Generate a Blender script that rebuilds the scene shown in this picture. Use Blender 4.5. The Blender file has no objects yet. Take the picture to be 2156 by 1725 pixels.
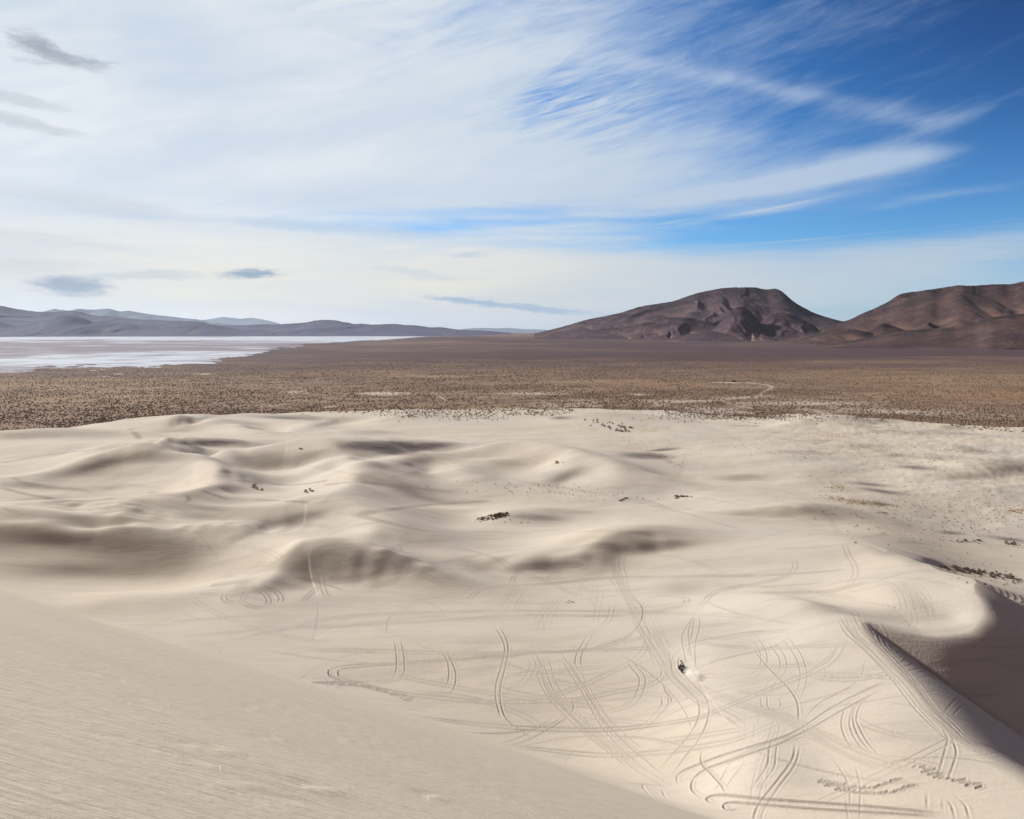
import math
import numpy as np
# ---------------------------------------------------------------- camera
CAMZ = 60.0
FPX = 1867.6            # focal length in the 2156-wide measuring frame
CU, CV = 1078.0, 862.5
PITCH = math.radians(5.06)
CP, SP = math.cos(PITCH), math.sin(PITCH)
SUN_EL, SUN_AZ = math.radians(27), math.radians(-58)     # azimuth from +Y, negative = left
EXPO, SKY, SUNS, SUNANG = 0.60, 0.10, 5.0, 2.0
SKYTINT = (0.42, 0.66, 0.90)
NCOL, NROW, NSHRUB = 1300, 900, 170000
HAZE, HAZECOL = 1.0 / 105000, (.62, .74, .95, 1)
import bpy, bmesh, random
from mathutils import Vector, Matrix
scene = bpy.context.scene
COL = scene.collection
def link(o): COL.objects.link(o); return o

cam_d = bpy.data.cameras.new("camera"); cam = link(bpy.data.objects.new("camera", cam_d))
cam_d.sensor_width = 36.0; cam_d.lens = 36.0 * FPX / 2156.0
cam_d.clip_start = 0.3; cam_d.clip_end = 200000.0
cam.location = (0, 0, CAMZ); cam.rotation_euler = (math.pi / 2 - PITCH, 0, 0)
scene.camera = cam
scene.render.resolution_x, scene.render.resolution_y = 1024, 819
scene.view_settings.view_transform = 'Standard'; scene.view_settings.look = 'None'
scene.view_settings.gamma = 1.0; scene.view_settings.exposure = EXPO
scene.cycles.max_bounces = 6; scene.cycles.volume_bounces = 4
scene.cycles.volume_max_steps = 256

# ---------------------------------------------------------------- node helper
class NT:
    def __init__(s, tree): s.t = tree; s.n = tree.nodes; s.l = tree.links
    def node(s, typ, **kw):
        n = s.n.new(typ)
        for k, v in kw.items(): setattr(n, k, v)
        return n
    def put(s, sock, v):
        if v is None: return
        if isinstance(v, bpy.types.NodeSocket): s.l.new(v, sock)
        else: sock.default_value = v
    def m(s, op, a, b=None, c=None, clamp=False):
        n = s.n.new('ShaderNodeMath'); n.operation = op; n.use_clamp = clamp
        s.put(n.inputs[0], a); s.put(n.inputs[1], b); s.put(n.inputs[2], c)
        return n.outputs[0]
    def mr(s, x, a, b, c=0.0, d=1.0, smooth=True):
        n = s.n.new('ShaderNodeMapRange'); n.interpolation_type = 'SMOOTHSTEP' if smooth else 'LINEAR'
        s.put(n.inputs['Value'], x); n.inputs['From Min'].default_value = a; n.inputs['From Max'].default_value = b
        n.inputs['To Min'].default_value = c; n.inputs['To Max'].default_value = d
        return n.outputs['Result']
    def mix(s, f, a, b, typ='MIX'):
        n = s.n.new('ShaderNodeMix'); n.data_type = 'RGBA'; n.blend_type = typ
        s.put(n.inputs[0], f)
        for k, v in ((6, a), (7, b)):
            if isinstance(v, tuple) and len(v) == 3: v = v + (1,)
            s.put(n.inputs[k], v)
        return n.outputs[2]
    def xyz(s, x, y, z=0.0):
        n = s.n.new('ShaderNodeCombineXYZ'); s.put(n.inputs[0], x); s.put(n.inputs[1], y); s.put(n.inputs[2], z); return n.outputs[0]
    def noise(s, vec, scale, detail=4, rough=0.55, dist=0.0, lac=2.0):
        n = s.n.new('ShaderNodeTexNoise'); s.put(n.inputs['Vector'], vec); s.put(n.inputs['Scale'], scale)
        n.inputs['Detail'].default_value = detail; n.inputs['Roughness'].default_value = rough
        n.inputs['Distortion'].default_value = dist; n.inputs['Lacunarity'].default_value = lac
        return n.outputs[0]
    def attr(s, name):
        n = s.n.new('ShaderNodeAttribute'); n.attribute_name = name; return n.outputs['Fac']
    def mapping(s, vec, sc=(1, 1, 1), rot=(0, 0, 0), loc=(0, 0, 0)):
        n = s.n.new('ShaderNodeMapping'); s.put(n.inputs[0], vec)
        n.inputs['Scale'].default_value = sc; n.inputs['Rotation'].default_value = rot; n.inputs['Location'].default_value = loc
        return n.outputs[0]

# ---------------------------------------------------------------- sky
def az_el(u, v):
    """direction in degrees of a photo-frame point"""
    U, V = (u - CU) / FPX, (v - CV) / FPX
    x, y, z = U, CP - V * SP, -SP - V * CP
    return math.degrees(math.atan2(x, y)), math.degrees(math.atan2(z, math.hypot(x, y)))

world = bpy.data.worlds.new("World"); scene.world = world; world.use_nodes = True
w_ = NT(world.node_tree); w_.n.clear()
wout = w_.node('ShaderNodeOutputWorld'); wbg = w_.node('ShaderNodeBackground'); wbg.inputs['Strength'].default_value = SKY
w_.l.new(wbg.outputs[0], wout.inputs[0])
sky = w_.node('ShaderNodeTexSky'); sky.sky_type = 'NISHITA'; sky.sun_disc = False
sky.sun_elevation = SUN_EL; sky.sun_rotation = SUN_AZ; sky.altitude = 1500; sky.air_density = 1.0; sky.dust_density = 0.6; sky.ozone_density = 2.0
tc = w_.node('ShaderNodeTexCoord'); sep = w_.node('ShaderNodeSeparateXYZ'); w_.l.new(tc.outputs['Generated'], sep.inputs[0])
dx, dy, dz = sep.outputs
DEG = 180 / math.pi
AZ = w_.m('MULTIPLY', w_.m('ARCTAN2', dx, dy), DEG)
EL = w_.m('MULTIPLY', w_.m('ARCSINE', dz), DEG)
dzc = w_.m('ADD', w_.m('MAXIMUM', dz, 0.0), 0.06)
PX, PY = w_.m('DIVIDE', dx, dzc), w_.m('DIVIDE', dy, dzc)
# cirrus: fibres rising to the right high up, lying flat near the horizon
adir = w_.xyz(AZ, EL, 0.0)
up = w_.mr(EL, 6, 11)
def fibres(sa, se, rot_hi, det, rough, dist, off):
    hi = w_.noise(w_.mapping(w_.mapping(adir, rot=(0, 0, math.radians(-rot_hi)), loc=off), (sa, se, 1)), 1.0, det, rough, dist)
    lo = w_.noise(w_.mapping(adir, (sa * .8, se * 1.5, 1), loc=(off[1], off[0], 0)), 1.0, det, rough, dist)
    n = w_.node('ShaderNodeMix'); n.data_type = 'FLOAT'; w_.put(n.inputs[0], up); w_.put(n.inputs[2], lo); w_.put(n.inputs[3], hi); return n.outputs[0]
n_big = fibres(.030, .12, 14, 5, .55, .5, (3, 5, 0))
n_fine = fibres(.10, .50, 12, 9, .66, .6, (11, 2, 0))
n_fib = fibres(.30, 1.9, 18, 6, .62, .5, (1, 17, 0))
n_rip = w_.noise(w_.mapping(w_.mapping(adir, rot=(0, 0, math.radians(-14))), (.28, 2.6, 1)), 1.0, 3, .5, .8)
warp = w_.node('ShaderNodeTexNoise'); w_.put(warp.inputs['Vector'], w_.xyz(w_.m('MULTIPLY', AZ, .14), w_.m('MULTIPLY', EL, .5), 0.0)); warp.inputs['Scale'].default_value = 1.0; warp.inputs['Detail'].default_value = 5
wsep = w_.node('ShaderNodeSeparateXYZ'); w_.l.new(warp.outputs['Color'], wsep.inputs[0])
AZw = w_.m('ADD', AZ, w_.m('MULTIPLY', w_.m('SUBTRACT', wsep.outputs[0], .5), 1.6))
ELw = w_.m('ADD', EL, w_.m('MULTIPLY', w_.m('SUBTRACT', wsep.outputs[1], .5), .7))
w2 = w_.node('ShaderNodeTexNoise'); w_.put(w2.inputs['Vector'], w_.xyz(w_.m('MULTIPLY', AZ, .9), w_.m('MULTIPLY', EL, 3.2), 0.0)); w2.inputs['Scale'].default_value = 1.0; w2.inputs['Detail'].default_value = 6; w2.inputs['Roughness'].default_value = .65
w2s = w_.node('ShaderNodeSeparateXYZ'); w_.l.new(w2.outputs['Color'], w2s.inputs[0])
AZv = w_.m('ADD', AZ, w_.m('MULTIPLY', w_.m('SUBTRACT', w2s.outputs[0], .5), 3.0))
ELv = w_.m('ADD', EL, w_.m('MULTIPLY', w_.m('SUBTRACT', w2s.outputs[1], .5), .75))
def blob(u, v, ru, rv, ang=0.0, soft=True, hard=1.0, flat=False):
    """soft ellipse in the sky, radii in photo-frame units, ang degrees anticlockwise"""
    a0, e0 = az_el(u, v); k = 57.3 / FPX
    A, E_ = (AZv, ELv) if flat else ((AZw, ELw) if soft else (AZ, EL))
    ca, sa = math.cos(math.radians(ang)), math.sin(math.radians(ang))
    da, de = w_.m('SUBTRACT', A, a0), w_.m('SUBTRACT', E_, e0)
    p = w_.m('ADD', w_.m('MULTIPLY', da, ca / (ru * k)), w_.m('MULTIPLY', de, sa / (ru * k)))
    q = w_.m('ADD', w_.m('MULTIPLY', da, -sa / (rv * k)), w_.m('MULTIPLY', de, ca / (rv * k)))
    r2 = w_.m('ADD', w_.m('MULTIPLY', p, p), w_.m('MULTIPLY', q, q))
    if flat: r2 = w_.m('MULTIPLY', r2, r2)
    r2 = w_.m('MULTIPLY', r2, -hard)
    return w_.m('EXPONENT', r2)
VEIL = [  # u, v, ru, rv, angle, amount   (+ cloud, - clear sky)
 (150, 500, 800, 500, 0, .42), (500, 100, 600, 260, 12, .22), (1100, 300, 330, 200, 25, .22), (1250, 350, 420, 60, -3, .26),
 (1050, 380, 500, 50, 0, .30), (1000, 150, 300, 70, 30, .18),
 (1560, 400, 260, 16, 6, .50), (1860, 340, 150, 28, 4, .62), (1700, 372, 260, 18, 8, .30), (1500, 290, 180, 26, 0, .22),
 (1650, 190, 330, 16, -13, .26), (1900, 250, 160, 16, -14, .20), (2060, 230, 160, 18, 16, .22), (1400, 170, 200, 60, 20, .12),
 (1500, 560, 700, 38, 0, .52), (2050, 520, 260, 34, 6, .40), (1700, 610, 600, 40, 0, .42), (600, 640, 900, 60, 0, .45), (1250, 475, 160, 10, 2, .30),
 (2000, 412, 240, 10, 8, .22), (1600, 442, 140, 7, 9, .34), (1350, 445, 240, 9, 3, .16),
 (1900, 130, 500, 260, 0, -.10), (2100, 330, 130, 70, 0, -.22), (1500, 80, 250, 60, 20, -.10), (1730, 290, 160, 26, 0, -.12),
 (1150, 470, 420, 13, 0, -.34), (1000, 447, 260, 12, 0, -.30), (800, 480, 260, 13, 0, -.24), (1750, 480, 500, 20, 3, -.30), (520, 445, 260, 26, 0, -.16), (1000, 60, 130, 50, 0, -.14),
 (200, 440, 260, 22, 0, -.10),
]
veil = w_.m('ADD', w_.m('MULTIPLY', w_.m('SUBTRACT', n_big, .5), .6), w_.m('MULTIPLY', w_.m('SUBTRACT', n_fine, .5), .85))
veil = w_.m('MULTIPLY', veil, w_.mr(AZ, -28, 8, .6, 1.0))
veil = w_.m('ADD', veil, w_.m('MULTIPLY', w_.m('SUBTRACT', n_fib, .5), .42))
veil = w_.m('ADD', veil, w_.m('MULTIPLY', w_.m('SUBTRACT', n_rip, .5), w_.m('MULTIPLY', blob(1190, 235, 190, 85, 0), 1.5)))
veil = w_.m('ADD', veil, w_.mr(AZ, 31, -16, .08, .58, smooth=False))
veil = w_.m('ADD', veil, w_.m('MULTIPLY', w_.mr(EL, 24, 45), .55)); veil = w_.m('ADD', veil, w_.m('MULTIPLY', w_.mr(w_.m('ABSOLUTE', AZ), 45, 90), .6))  # extra veil outside the view, added to shape the fill in shadows
for u, v, ru, rv, a, k in VEIL: veil = w_.m('ADD', veil, w_.m('MULTIPLY', blob(u, v, ru, rv, a), k))
# contrails: thin, nearly straight
for u, v, ru, rv, a, k in ((1630, 438, 75, 2.2, 9, .35), (1420, 467, 36, 2.0, 9, .35), (1800, 495, 260, 1.8, 3.5, .30), (1190, 118, 60, 4, 38, .10), (275, 436, 75, 3, -8, .25), (1120, 150, 110, 20, 36, .16)):
    veil = w_.m('ADD', veil, w_.m('MULTIPLY', blob(u, v, ru, rv, a, soft=False), k))
veil = w_.m('MULTIPLY', w_.m('MAXIMUM', w_.m('MINIMUM', veil, 1.0), 0.0), 1.0)
veil = w_.mr(veil, -.05, .95, 0.0, .97)
G = 1.0 / (SKY * 2 ** EXPO)
def px(r, g, b):       # display value -> sky radiance before strength and exposure
    return tuple(((c / 255 + .055) / 1.055) ** 2.4 * G for c in (r, g, b))
skyc = w_.mix(1.0, sky.outputs[0], SKYTINT, 'MULTIPLY')
pol = w_.m('MULTIPLY', w_.mr(AZ, -2, 34), w_.mr(EL, 1, 20)); skyc = w_.mix(pol, skyc, w_.mix(1.0, skyc, (.24, .26, .38), 'MULTIPLY'))
hs = w_.node('ShaderNodeHueSaturation'); hs.inputs['Saturation'].default_value = 1.15; hs.inputs['Value'].default_value = 1.0
w_.l.new(skyc, hs.inputs['Color']); skyc = hs.outputs[0]
# cloud brightness: white towards the sun, greyer away from it; cream low down
cl = w_.mix(w_.mr(AZ, 28, -10), px(170, 193, 222), px(224, 231, 236))
cl = w_.mix(w_.mr(EL, 9, 1.0), cl, w_.mix(w_.mr(AZ, 30, -5), px(205, 219, 218), px(240, 233, 212)))
cl = w_.mix(w_.m('MULTIPLY', blob(250, 330, 380, 170, 10), .7), cl, px(240, 243, 243))
cl = w_.mix(w_.m('MULTIPLY', w_.mr(AZ, -10, -28), w_.mr(EL, 8, 2)), cl, px(240, 232, 212))
cl = w_.mix(w_.m('MULTIPLY', w_.mr(n_big, .58, .40), .40), cl, px(178, 198, 222))
cl = w_.mix(w_.m('MULTIPLY', w_.mr(n_fine, .58, .38), .22), cl, px(185, 202, 222))
over = w_.m('MAXIMUM', w_.mr(EL, 24, 45), w_.mr(w_.m('ABSOLUTE', AZ), 50, 95))  # unseen sky overhead, beside and behind, tinted to dim and warm shadow fill
cl = w_.mix(w_.m('MULTIPLY', over, .95), cl, px(112, 87, 82))
fin = w_.mix(veil, skyc, cl)
# bright rims and grey bellies of the small low clouds
for u, v, ru, rv, a, k in ((85, 600, 16, 12, 20, .6), (900, 630, 55, 6, -8, .5), (975, 527, 46, 7, 3, .6), (845, 518, 40, 5, 3, .5), (520, 567, 40, 4, 4, .4), (1580, 692, 90, 4, 0, .2), (200, 590, 60, 4, 0, .3)):
    fin = w_.mix(w_.m('MULTIPLY', blob(u, v, ru, rv, a, hard=.8), k), fin, px(240, 236, 226))
for u, v, ru, rv, a, k, c in (
 (58, 88, 34, 17, -8, .42, (120, 126, 145)), (90, 100, 30, 16, 0, .32, (128, 134, 150)), (118, 118, 36, 14, -20, .4, (130, 138, 155)), (165, 130, 50, 11, -5, .42, (130, 138, 155)), (205, 131, 40, 4, 2, .35, (150, 158, 175)), (80, 130, 50, 6, 0, .3, (165, 172, 185)), (30, 210, 90, 11, -4, .38, (165, 172, 182)), (60, 260, 90, 10, -8, .4, (165, 172, 182)),
 (150, 602, 62, 17, -3, 1.0, (138, 156, 174)), (290, 582, 120, 6, 0, .45, (170, 185, 198)), (528, 577, 50, 9, 2, 1.0, (140, 160, 180)), (350, 574, 70, 5, 0, .4, (175, 190, 200)),
 (985, 537, 40, 6, 0, .4, (175, 195, 212)), (870, 575, 90, 9, -10, .35, (180, 198, 212)), (1000, 637, 100, 6, -6, .9, (140, 175, 200)), (1150, 652, 90, 7, -5, .9, (142, 176, 202)),
 (200, 430, 170, 20, -6, .35, (185, 195, 208)), (60, 500, 160, 12, -4, .3, (190, 198, 205)), (700, 480, 220, 12, -3, .35, (165, 192, 215)), (30, 560, 140, 12, 2, .3, (185, 190, 192))):
    fin = w_.mix(w_.m('MULTIPLY', blob(u, v, ru, rv, a, hard=1.0 if k < .85 else .8, flat=True), k), fin, px(*c))
w_.l.new(fin, wbg.inputs['Color'])
world.cycles.sampling_method = 'MANUAL'; world.cycles.sample_map_resolution = 512

sd = bpy.data.lights.new("sun", 'SUN'); sd.energy = SUNS; sd.angle = math.radians(SUNANG); sd.color = (1.0, .94, .84)
sun = link(bpy.data.objects.new("sun", sd))
sdir = Vector((math.sin(SUN_AZ) * math.cos(SUN_EL), math.cos(SUN_AZ) * math.cos(SUN_EL), math.sin(SUN_EL)))
sun.rotation_euler = sdir.to_track_quat('Z', 'Y').to_euler(); sun.location = sdir * 300
# ---------------------------------------------------------------- terrain maths
def ray(u, v):
    U = (np.asarray(u, float) - CU) / FPX
    V = (np.asarray(v, float) - CV) / FPX
    return U, CP - V * SP, -SP - V * CP          # x, y, z of the view ray

def hash2(ix, iy, seed):
    h = (ix.astype(np.int64) * 374761393 + iy.astype(np.int64) * 668265263 + seed * 1442695041) & 0xFFFFFFFF
    h = ((h ^ (h >> 13)) * 1274126177) & 0xFFFFFFFF
    return ((h ^ (h >> 16)) & 0xFFFF) / 65535.0

def vnoise(x, y, seed=0):
    ix, iy = np.floor(x), np.floor(y)
    fx, fy = x - ix, y - iy
    fx = fx * fx * fx * (fx * (fx * 6 - 15) + 10); fy = fy * fy * fy * (fy * (fy * 6 - 15) + 10)
    a = hash2(ix, iy, seed); b = hash2(ix + 1, iy, seed)
    c = hash2(ix, iy + 1, seed); d = hash2(ix + 1, iy + 1, seed)
    return (a + (b - a) * fx + (c - a) * fy + (a - b - c + d) * fx * fy) * 2 - 1

def fbm(x, y, octv=4, seed=0, gain=0.5):
    s, a, n = 0, 1.0, 0
    for k in range(octv):
        s = s + a * vnoise(x * 2 ** k + 17.3 * k, y * 2 ** k - 9.1 * k, seed + k)
        n += a; a *= gain
    return s / n

def sstep(a, b, x):
    t = np.clip((x - a) / (b - a), 0, 1)
    return t * t * (3 - 2 * t)

def catmull(P, step):
    """smooth open curve through the rows of P, sampled about every `step` units of the first two columns"""
    P = np.asarray(P, float)
    if len(P) == 2:
        n = max(2, int(np.hypot(*(P[1, :2] - P[0, :2])) / step) + 1)
        return P[0] + (P[1] - P[0]) * np.linspace(0, 1, n)[:, None]
    Q = np.vstack([2 * P[0] - P[1], P, 2 * P[-1] - P[-2]])
    out = []
    for i in range(1, len(Q) - 2):
        p0, p1, p2, p3 = Q[i - 1], Q[i], Q[i + 1], Q[i + 2]
        n = max(1, int(np.hypot(*(p2 - p1)[:2]) / step))
        t = (np.arange(n) / n)[:, None]
        out.append(0.5 * (2 * p1 + (p2 - p0) * t + (2 * p0 - 5 * p1 + 4 * p2 - p3) * t ** 2 + (3 * p1 - p0 - 3 * p2 + p3) * t ** 3))
    out.append(P[-1:])
    return np.vstack(out)

def base_h(y):
    return -15.0 * np.clip((y - 200) / 565.0, 0, 1)

def unproj(u, v, h):
    """world x, y where the ray through (u, v) is h metres above the base level"""
    X, Y, Z = ray(u, v)
    y = 300.0 + 0 * X
    for _ in range(12):
        z = base_h(y) + h
        t = (z - CAMZ) / Z
        y = t * Y
    return t * X, y

CTR = []        # (x, y, h, lam)
def pts(*rows, lam=1.2):
    for u, v, h in rows:
        x, y = unproj(u, v, h)
        CTR.append((float(x), float(y), h, lam))

def chain(rows, L=None, R=None, step=22, lam=-.2, llam=2.5):
    """crest line given in the photo frame; L / R = lists of (offset m, drop m) for the flanks"""
    c = catmull(rows, step)
    x, y = unproj(c[:, 0], c[:, 1], c[:, 2])
    keep = [0]
    for i in range(1, len(x)):
        if math.hypot(x[i] - x[keep[-1]], y[i] - y[keep[-1]]) > 0.018 * y[i] or i == len(x) - 1: keep.append(i)
    x, y, h = x[keep], y[keep], c[keep, 2]
    tx, ty = np.gradient(x), np.gradient(y)
    n = np.hypot(tx, ty) + 1e-9
    nx, ny = -ty / n, tx / n                  # left of the direction of travel
    for i in range(len(x)):
        CTR.append((x[i], y[i], h[i], lam))
        for s, F in ((1, L), (-1, R)):
            for off, drop in (F or []):
                CTR.append((x[i] + s * nx[i] * off, y[i] + s * ny[i] * off, h[i] - drop, llam))
# ---------------------------------------------------------------- dune shapes (u, v in the photo frame, height above the valley)
# great lee slope on the right: plateau edge
chain([(1890,1168,8),(1960,1197,10),(2020,1222,11),(2058,1252,11),(2074,1292,9.5)], R=[(12,1.0)], lam=-.25, llam=.1)
chain([(2055,1318,8.6),(2035,1332,8),(1960,1341,8),(1880,1322,9),(1795,1301,10)], lam=-.25, llam=.1)
chain([(1795,1301,10),(1850,1375,9.5),(1905,1432,9.5),(1950,1490,9.5),(1992,1548,9.5),(2070,1602,10),(2156,1655,10.5),(2300,1740,11)], R=[(10,.8),(24,2.6)], lam=-.25, llam=.1)
pts((1900,1270,6.5),(1850,1230,7.5),(1980,1290,6.4),(2010,1260,8.8),(1760,1230,7))
pts((1440,1400,1),(1560,1400,3.2),(1660,1380,6.0),(1440,1500,1),(1600,1500,3.6),(1750,1480,7.4),(1550,1600,2.4),(1700,1600,5),(1880,1650,8.4),(1700,1700,3.6),(1500,1690,.3),(2000,1715,7.5),
    (1300,1450,.2),(1150,1450,0),(1000,1400,0.3),(1200,1350,0.5),(1050,1330,.8),(850,1350,1),(800,1430,0.2),(600,1380,0.5),(1000,1500,0),(1200,1600,-.5),(1400,1320,2),(500,1330,1),(300,1310,.8),(700,1310,.8))
chain([(1440,1262,3.0),(1560,1256,5.5),(1640,1264,7.2),(1720,1280,8.8),(1795,1301,10)], L=[(10,1.8)], R=[(12,1.0)], lam=-.25, llam=.1)
pts((1300,1290,1.5),(1650,1320,7.3))
# pale dome in the right middle distance
pts((1500,1205,4),(1600,1200,5.6),(1700,1190,7),(1800,1180,8),(1650,1235,5.6),(1400,1225,2.8),(1550,1150,6),(1700,1145,7.4),(1800,1150,7.8))
pts((2000,1180,-2),(2070,1205,-4),(2156,1240,-5),(2156,1180,-4),(2000,1140,-2),(2090,1130,-3),(2240,1300,-7))
# S-shaped dune in the middle
chain([(1000,1180,1.6),(1080,1190,2.0),(1160,1184,2.6),(1220,1170,3.6),(1275,1147,5),(1330,1131,6.2),(1400,1126,6.4),(1470,1131,6),(1540,1138,5.8)], R=[(9,2.4)], L=[(14,.3)])
pts((1330,1190,0.1),(1260,1215,0),(1390,1176,0.8),(1200,1210,0),(1100,1222,-.1),(1450,1168,3.2))
pts((1150,1250,0),(1300,1250,.6),(900,1280,.3),(1050,1140,1.5),(1200,1130,2.8),(1100,1150,1.8))
# pointed dune left of the middle
chain([(150,1276,.6),(230,1258,1.4),(330,1247,2.0),(450,1233,3.0),(540,1212,4.8),(600,1178,6.4)], R=[(9,1.6)], step=18)
chain([(600,1178,6.4),(640,1152,8.2),(675,1143,8.8),(720,1151,8.2),(800,1179,6.2),(900,1212,3.6),(985,1246,1.6)], R=[(9,3.0)], step=18)
pts((670,1232,.1),(570,1262,-.1),(800,1248,.2),(400,1290,0),(720,1290,0))
# bowl to its left, dark on the left, bright on the right
pts((570,1180,3.6),(480,1195,0.6),(400,1195,0.2),(300,1175,1.6),(200,1160,3.4),(100,1180,2),(0,1190,1.4),(400,1228,-0.3),(250,1225,-.2),(0,1225,.2),(-120,1200,1.5),(150,1140,5),(300,1140,4.6),(450,1150,3.8))
chain([(-160,1092,9),(0,1098,8.6),(120,1101,8.4),(250,1104,7.8),(400,1113,6.6),(500,1126,5.8),(580,1138,6.2),(640,1146,7.6)], R=[(10,3.2)], L=[(7,.7)])
# dune behind with the warm shaded hollow
chain([(470,1092,4.5),(540,1080,5.8),(600,1068,7.4),(655,1057,8.5),(720,1066,8),(790,1092,7),(860,1120,5.2),(960,1158,2.4)], R=[(9,2.6)], L=[(12,1.5)])
pts((540,1112,2.6),(600,1112,2.6),(650,1112,3),(700,1128,3.6),(480,1118,4),(765,1122,6.2),(860,1168,2.6),(940,1110,2.4),(940,1170,1.6),(940,1200,1.2))
# long low ridge at the left and first bowl
chain([(-160,1080,8.6),(0,1076,8.6),(150,1067,8.4),(300,1059,8.2),(370,1046,8.2),(420,1028,8.4),(456,1008,8.8),(468,990,9.4),(450,972,10.6),(410,955,12),(350,942,13),(300,943,12.6),(220,963,9.2),(130,990,6),(60,1004,4.6),(-60,1012,4)], L=[(9,2.0)], R=[(8,1.0)])
pts((0,1089,7.6),(150,1087,6.8),(300,1088,5.8),(420,1085,4.6),(500,1060,3),(520,1030,3))
pts((240,1035,3),(150,1030,3.4),(340,1027,3.8),(300,1000,4.5),(350,980,8.2),(200,1003,3.8),(60,1040,4),(0,1050,5.5),(250,980,6.6),(400,1000,6.5))
# second bowl
chain([(470,966,6.5),(540,946,9.6),(620,931,12.4),(690,932,13.2),(735,948,13),(765,973,12),(760,1000,10.5),(730,1025,9.4),(690,1048,8.6),(655,1057,8.5)], R=[(14,3.2)], L=[(12,1.5)])
pts((560,985,3.4),(620,985,5),(640,1012,3),(560,1025,2),(500,1000,3),(600,1040,2.2))
pts((815,990,6.6),(820,1010,5.4),(780,1040,5),(900,1050,2.6),(1000,1060,2))
# third, broad undulations
chain([(765,973,12),(850,962,11),(930,938,12.2),(1040,928,13),(1100,926,13.4),(1180,940,12.8),(1260,963,11.4),(1330,988,9),(1430,1012,6)], R=[(14,2.6)], L=[(22,5)])
chain([(900,992,5.5),(950,977,8.4),(990,990,7),(1010,1005,5.6)], R=[(12,1.6)], L=[(12,2)])
pts((870,985,5.6),(930,1012,3.6),(1060,975,6.8),(1060,1000,4.4),(1150,975,6.4),(1190,1008,3.6),(1240,980,9.4),(1280,1015,6),(1150,1035,3),(1350,1040,3.4),(1450,1060,3),(1550,1070,4),(1250,1050,2.5))
# little shrub mound
chain([(1005,1090,1.5),(1045,1082,3),(1090,1084,3.2),(1140,1090,2.2),(1180,1096,1)], R=[(6,1.8)], L=[(6,.8)])
pts((1000,1110,0.8),(1100,1110,.8),(1200,1105,1),(1100,1070,1.4),(1300,1100,2.5),(1400,1090,3.5))
# subdued right-hand dunes
chain([(1500,1040,5),(1600,1050,6.4),(1680,1060,6.8),(1760,1068,5.6)], R=[(12,3)], L=[(14,1)])
pts((1600,1100,3.6),(1680,1105,3),(1760,1095,2),(1850,1110,4),(1900,1080,1),(1980,1090,-1),(2080,1070,-1),(2156,1050,1))
pts((1500,990,3),(1600,985,4),(1680,1000,6),(1750,1015,3.6),(1850,1020,1.8),(1950,1030,2),(2060,1020,4),(2120,1030,2.5),(2000,985,4),(2100,975,4),(1800,975,5),(1900,980,2.5),(1700,955,6),(1600,950,6.5),(1500,955,4.6),(1420,965,3.8),(1380,950,2.5),(1320,945,4))
# far sand: low ridges
chain([(690,928,6.5),(800,924,9),(900,926,9.5),(960,930,8.5)], R=[(12,5)], L=[(20,2)])
pts((860,945,2.6),(800,940,3.6),(920,938,4.6))
chain([(310,932,6.5),(400,928,8.4),(500,925,8.8)], R=[(11,4.4)], L=[(16,2)])
pts((440,943,3),(520,945,4.5))
chain([(-100,912,6),(0,907,7),(120,902,7.5),(220,905,6.5),(330,912,5)], R=[(12,3)], L=[(15,2)])
chain([(120,888,3),(250,882,5),(380,876,6.5),(520,872,6)], R=[(14,2)], L=[(14,2)])
chain([(560,885,5),(640,890,6.5),(720,900,7.5),(800,905,5.5)], R=[(12,3)], L=[(14,2)])
chain([(380,893,5.5),(420,884,8),(450,880,8)], R=[(12,3.4)], L=[(12,2)])
chain([(760,880,6),(850,870,8),(950,872,5)], R=[(14,2)], L=[(14,3)])
chain([(1150,880,4),(1220,868,9),(1330,868,9),(1420,880,6)], R=[(16,2)], L=[(16,4)])
chain([(1640,895,5),(1700,880,9),(1760,872,9),(1850,880,7),(2000,890,6),(2156,892,6)], R=[(18,2)], L=[(16,4)])
pts((1060,900,3),(1120,905,2),(1450,915,5),(1550,910,4),(1300,915,4),(1850,925,4),(2000,930,4),(2140,930,5),(600,915,4),(480,905,4))
pts((-200,960,4),(0,960,4),(60,945,4.5),(150,935,5),(-100,1030,4))

# the great lee face itself: everything right of this brink falls away at the angle of repose
BRINK = [(1800,1148,7.6),(1890,1168,8),(1960,1197,10),(2020,1222,11),(2058,1252,11),(2074,1292,9.5),(2055,1318,8.6),(2035,1332,8),(1960,1341,8),(1880,1322,9),(1795,1301,10),(1850,1375,9.5),(1905,1432,9.5),(1950,1490,9.5),(1992,1548,9.5),(2070,1602,10),(2156,1655,10.5),(2300,1740,11),(2600,1900,11)]
NOSE = [(2030,1226,10),(2058,1243,9.5),(2110,1268,4),(2156,1291,-1.5),(2230,1330,-9),(2330,1390,-20)]

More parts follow.
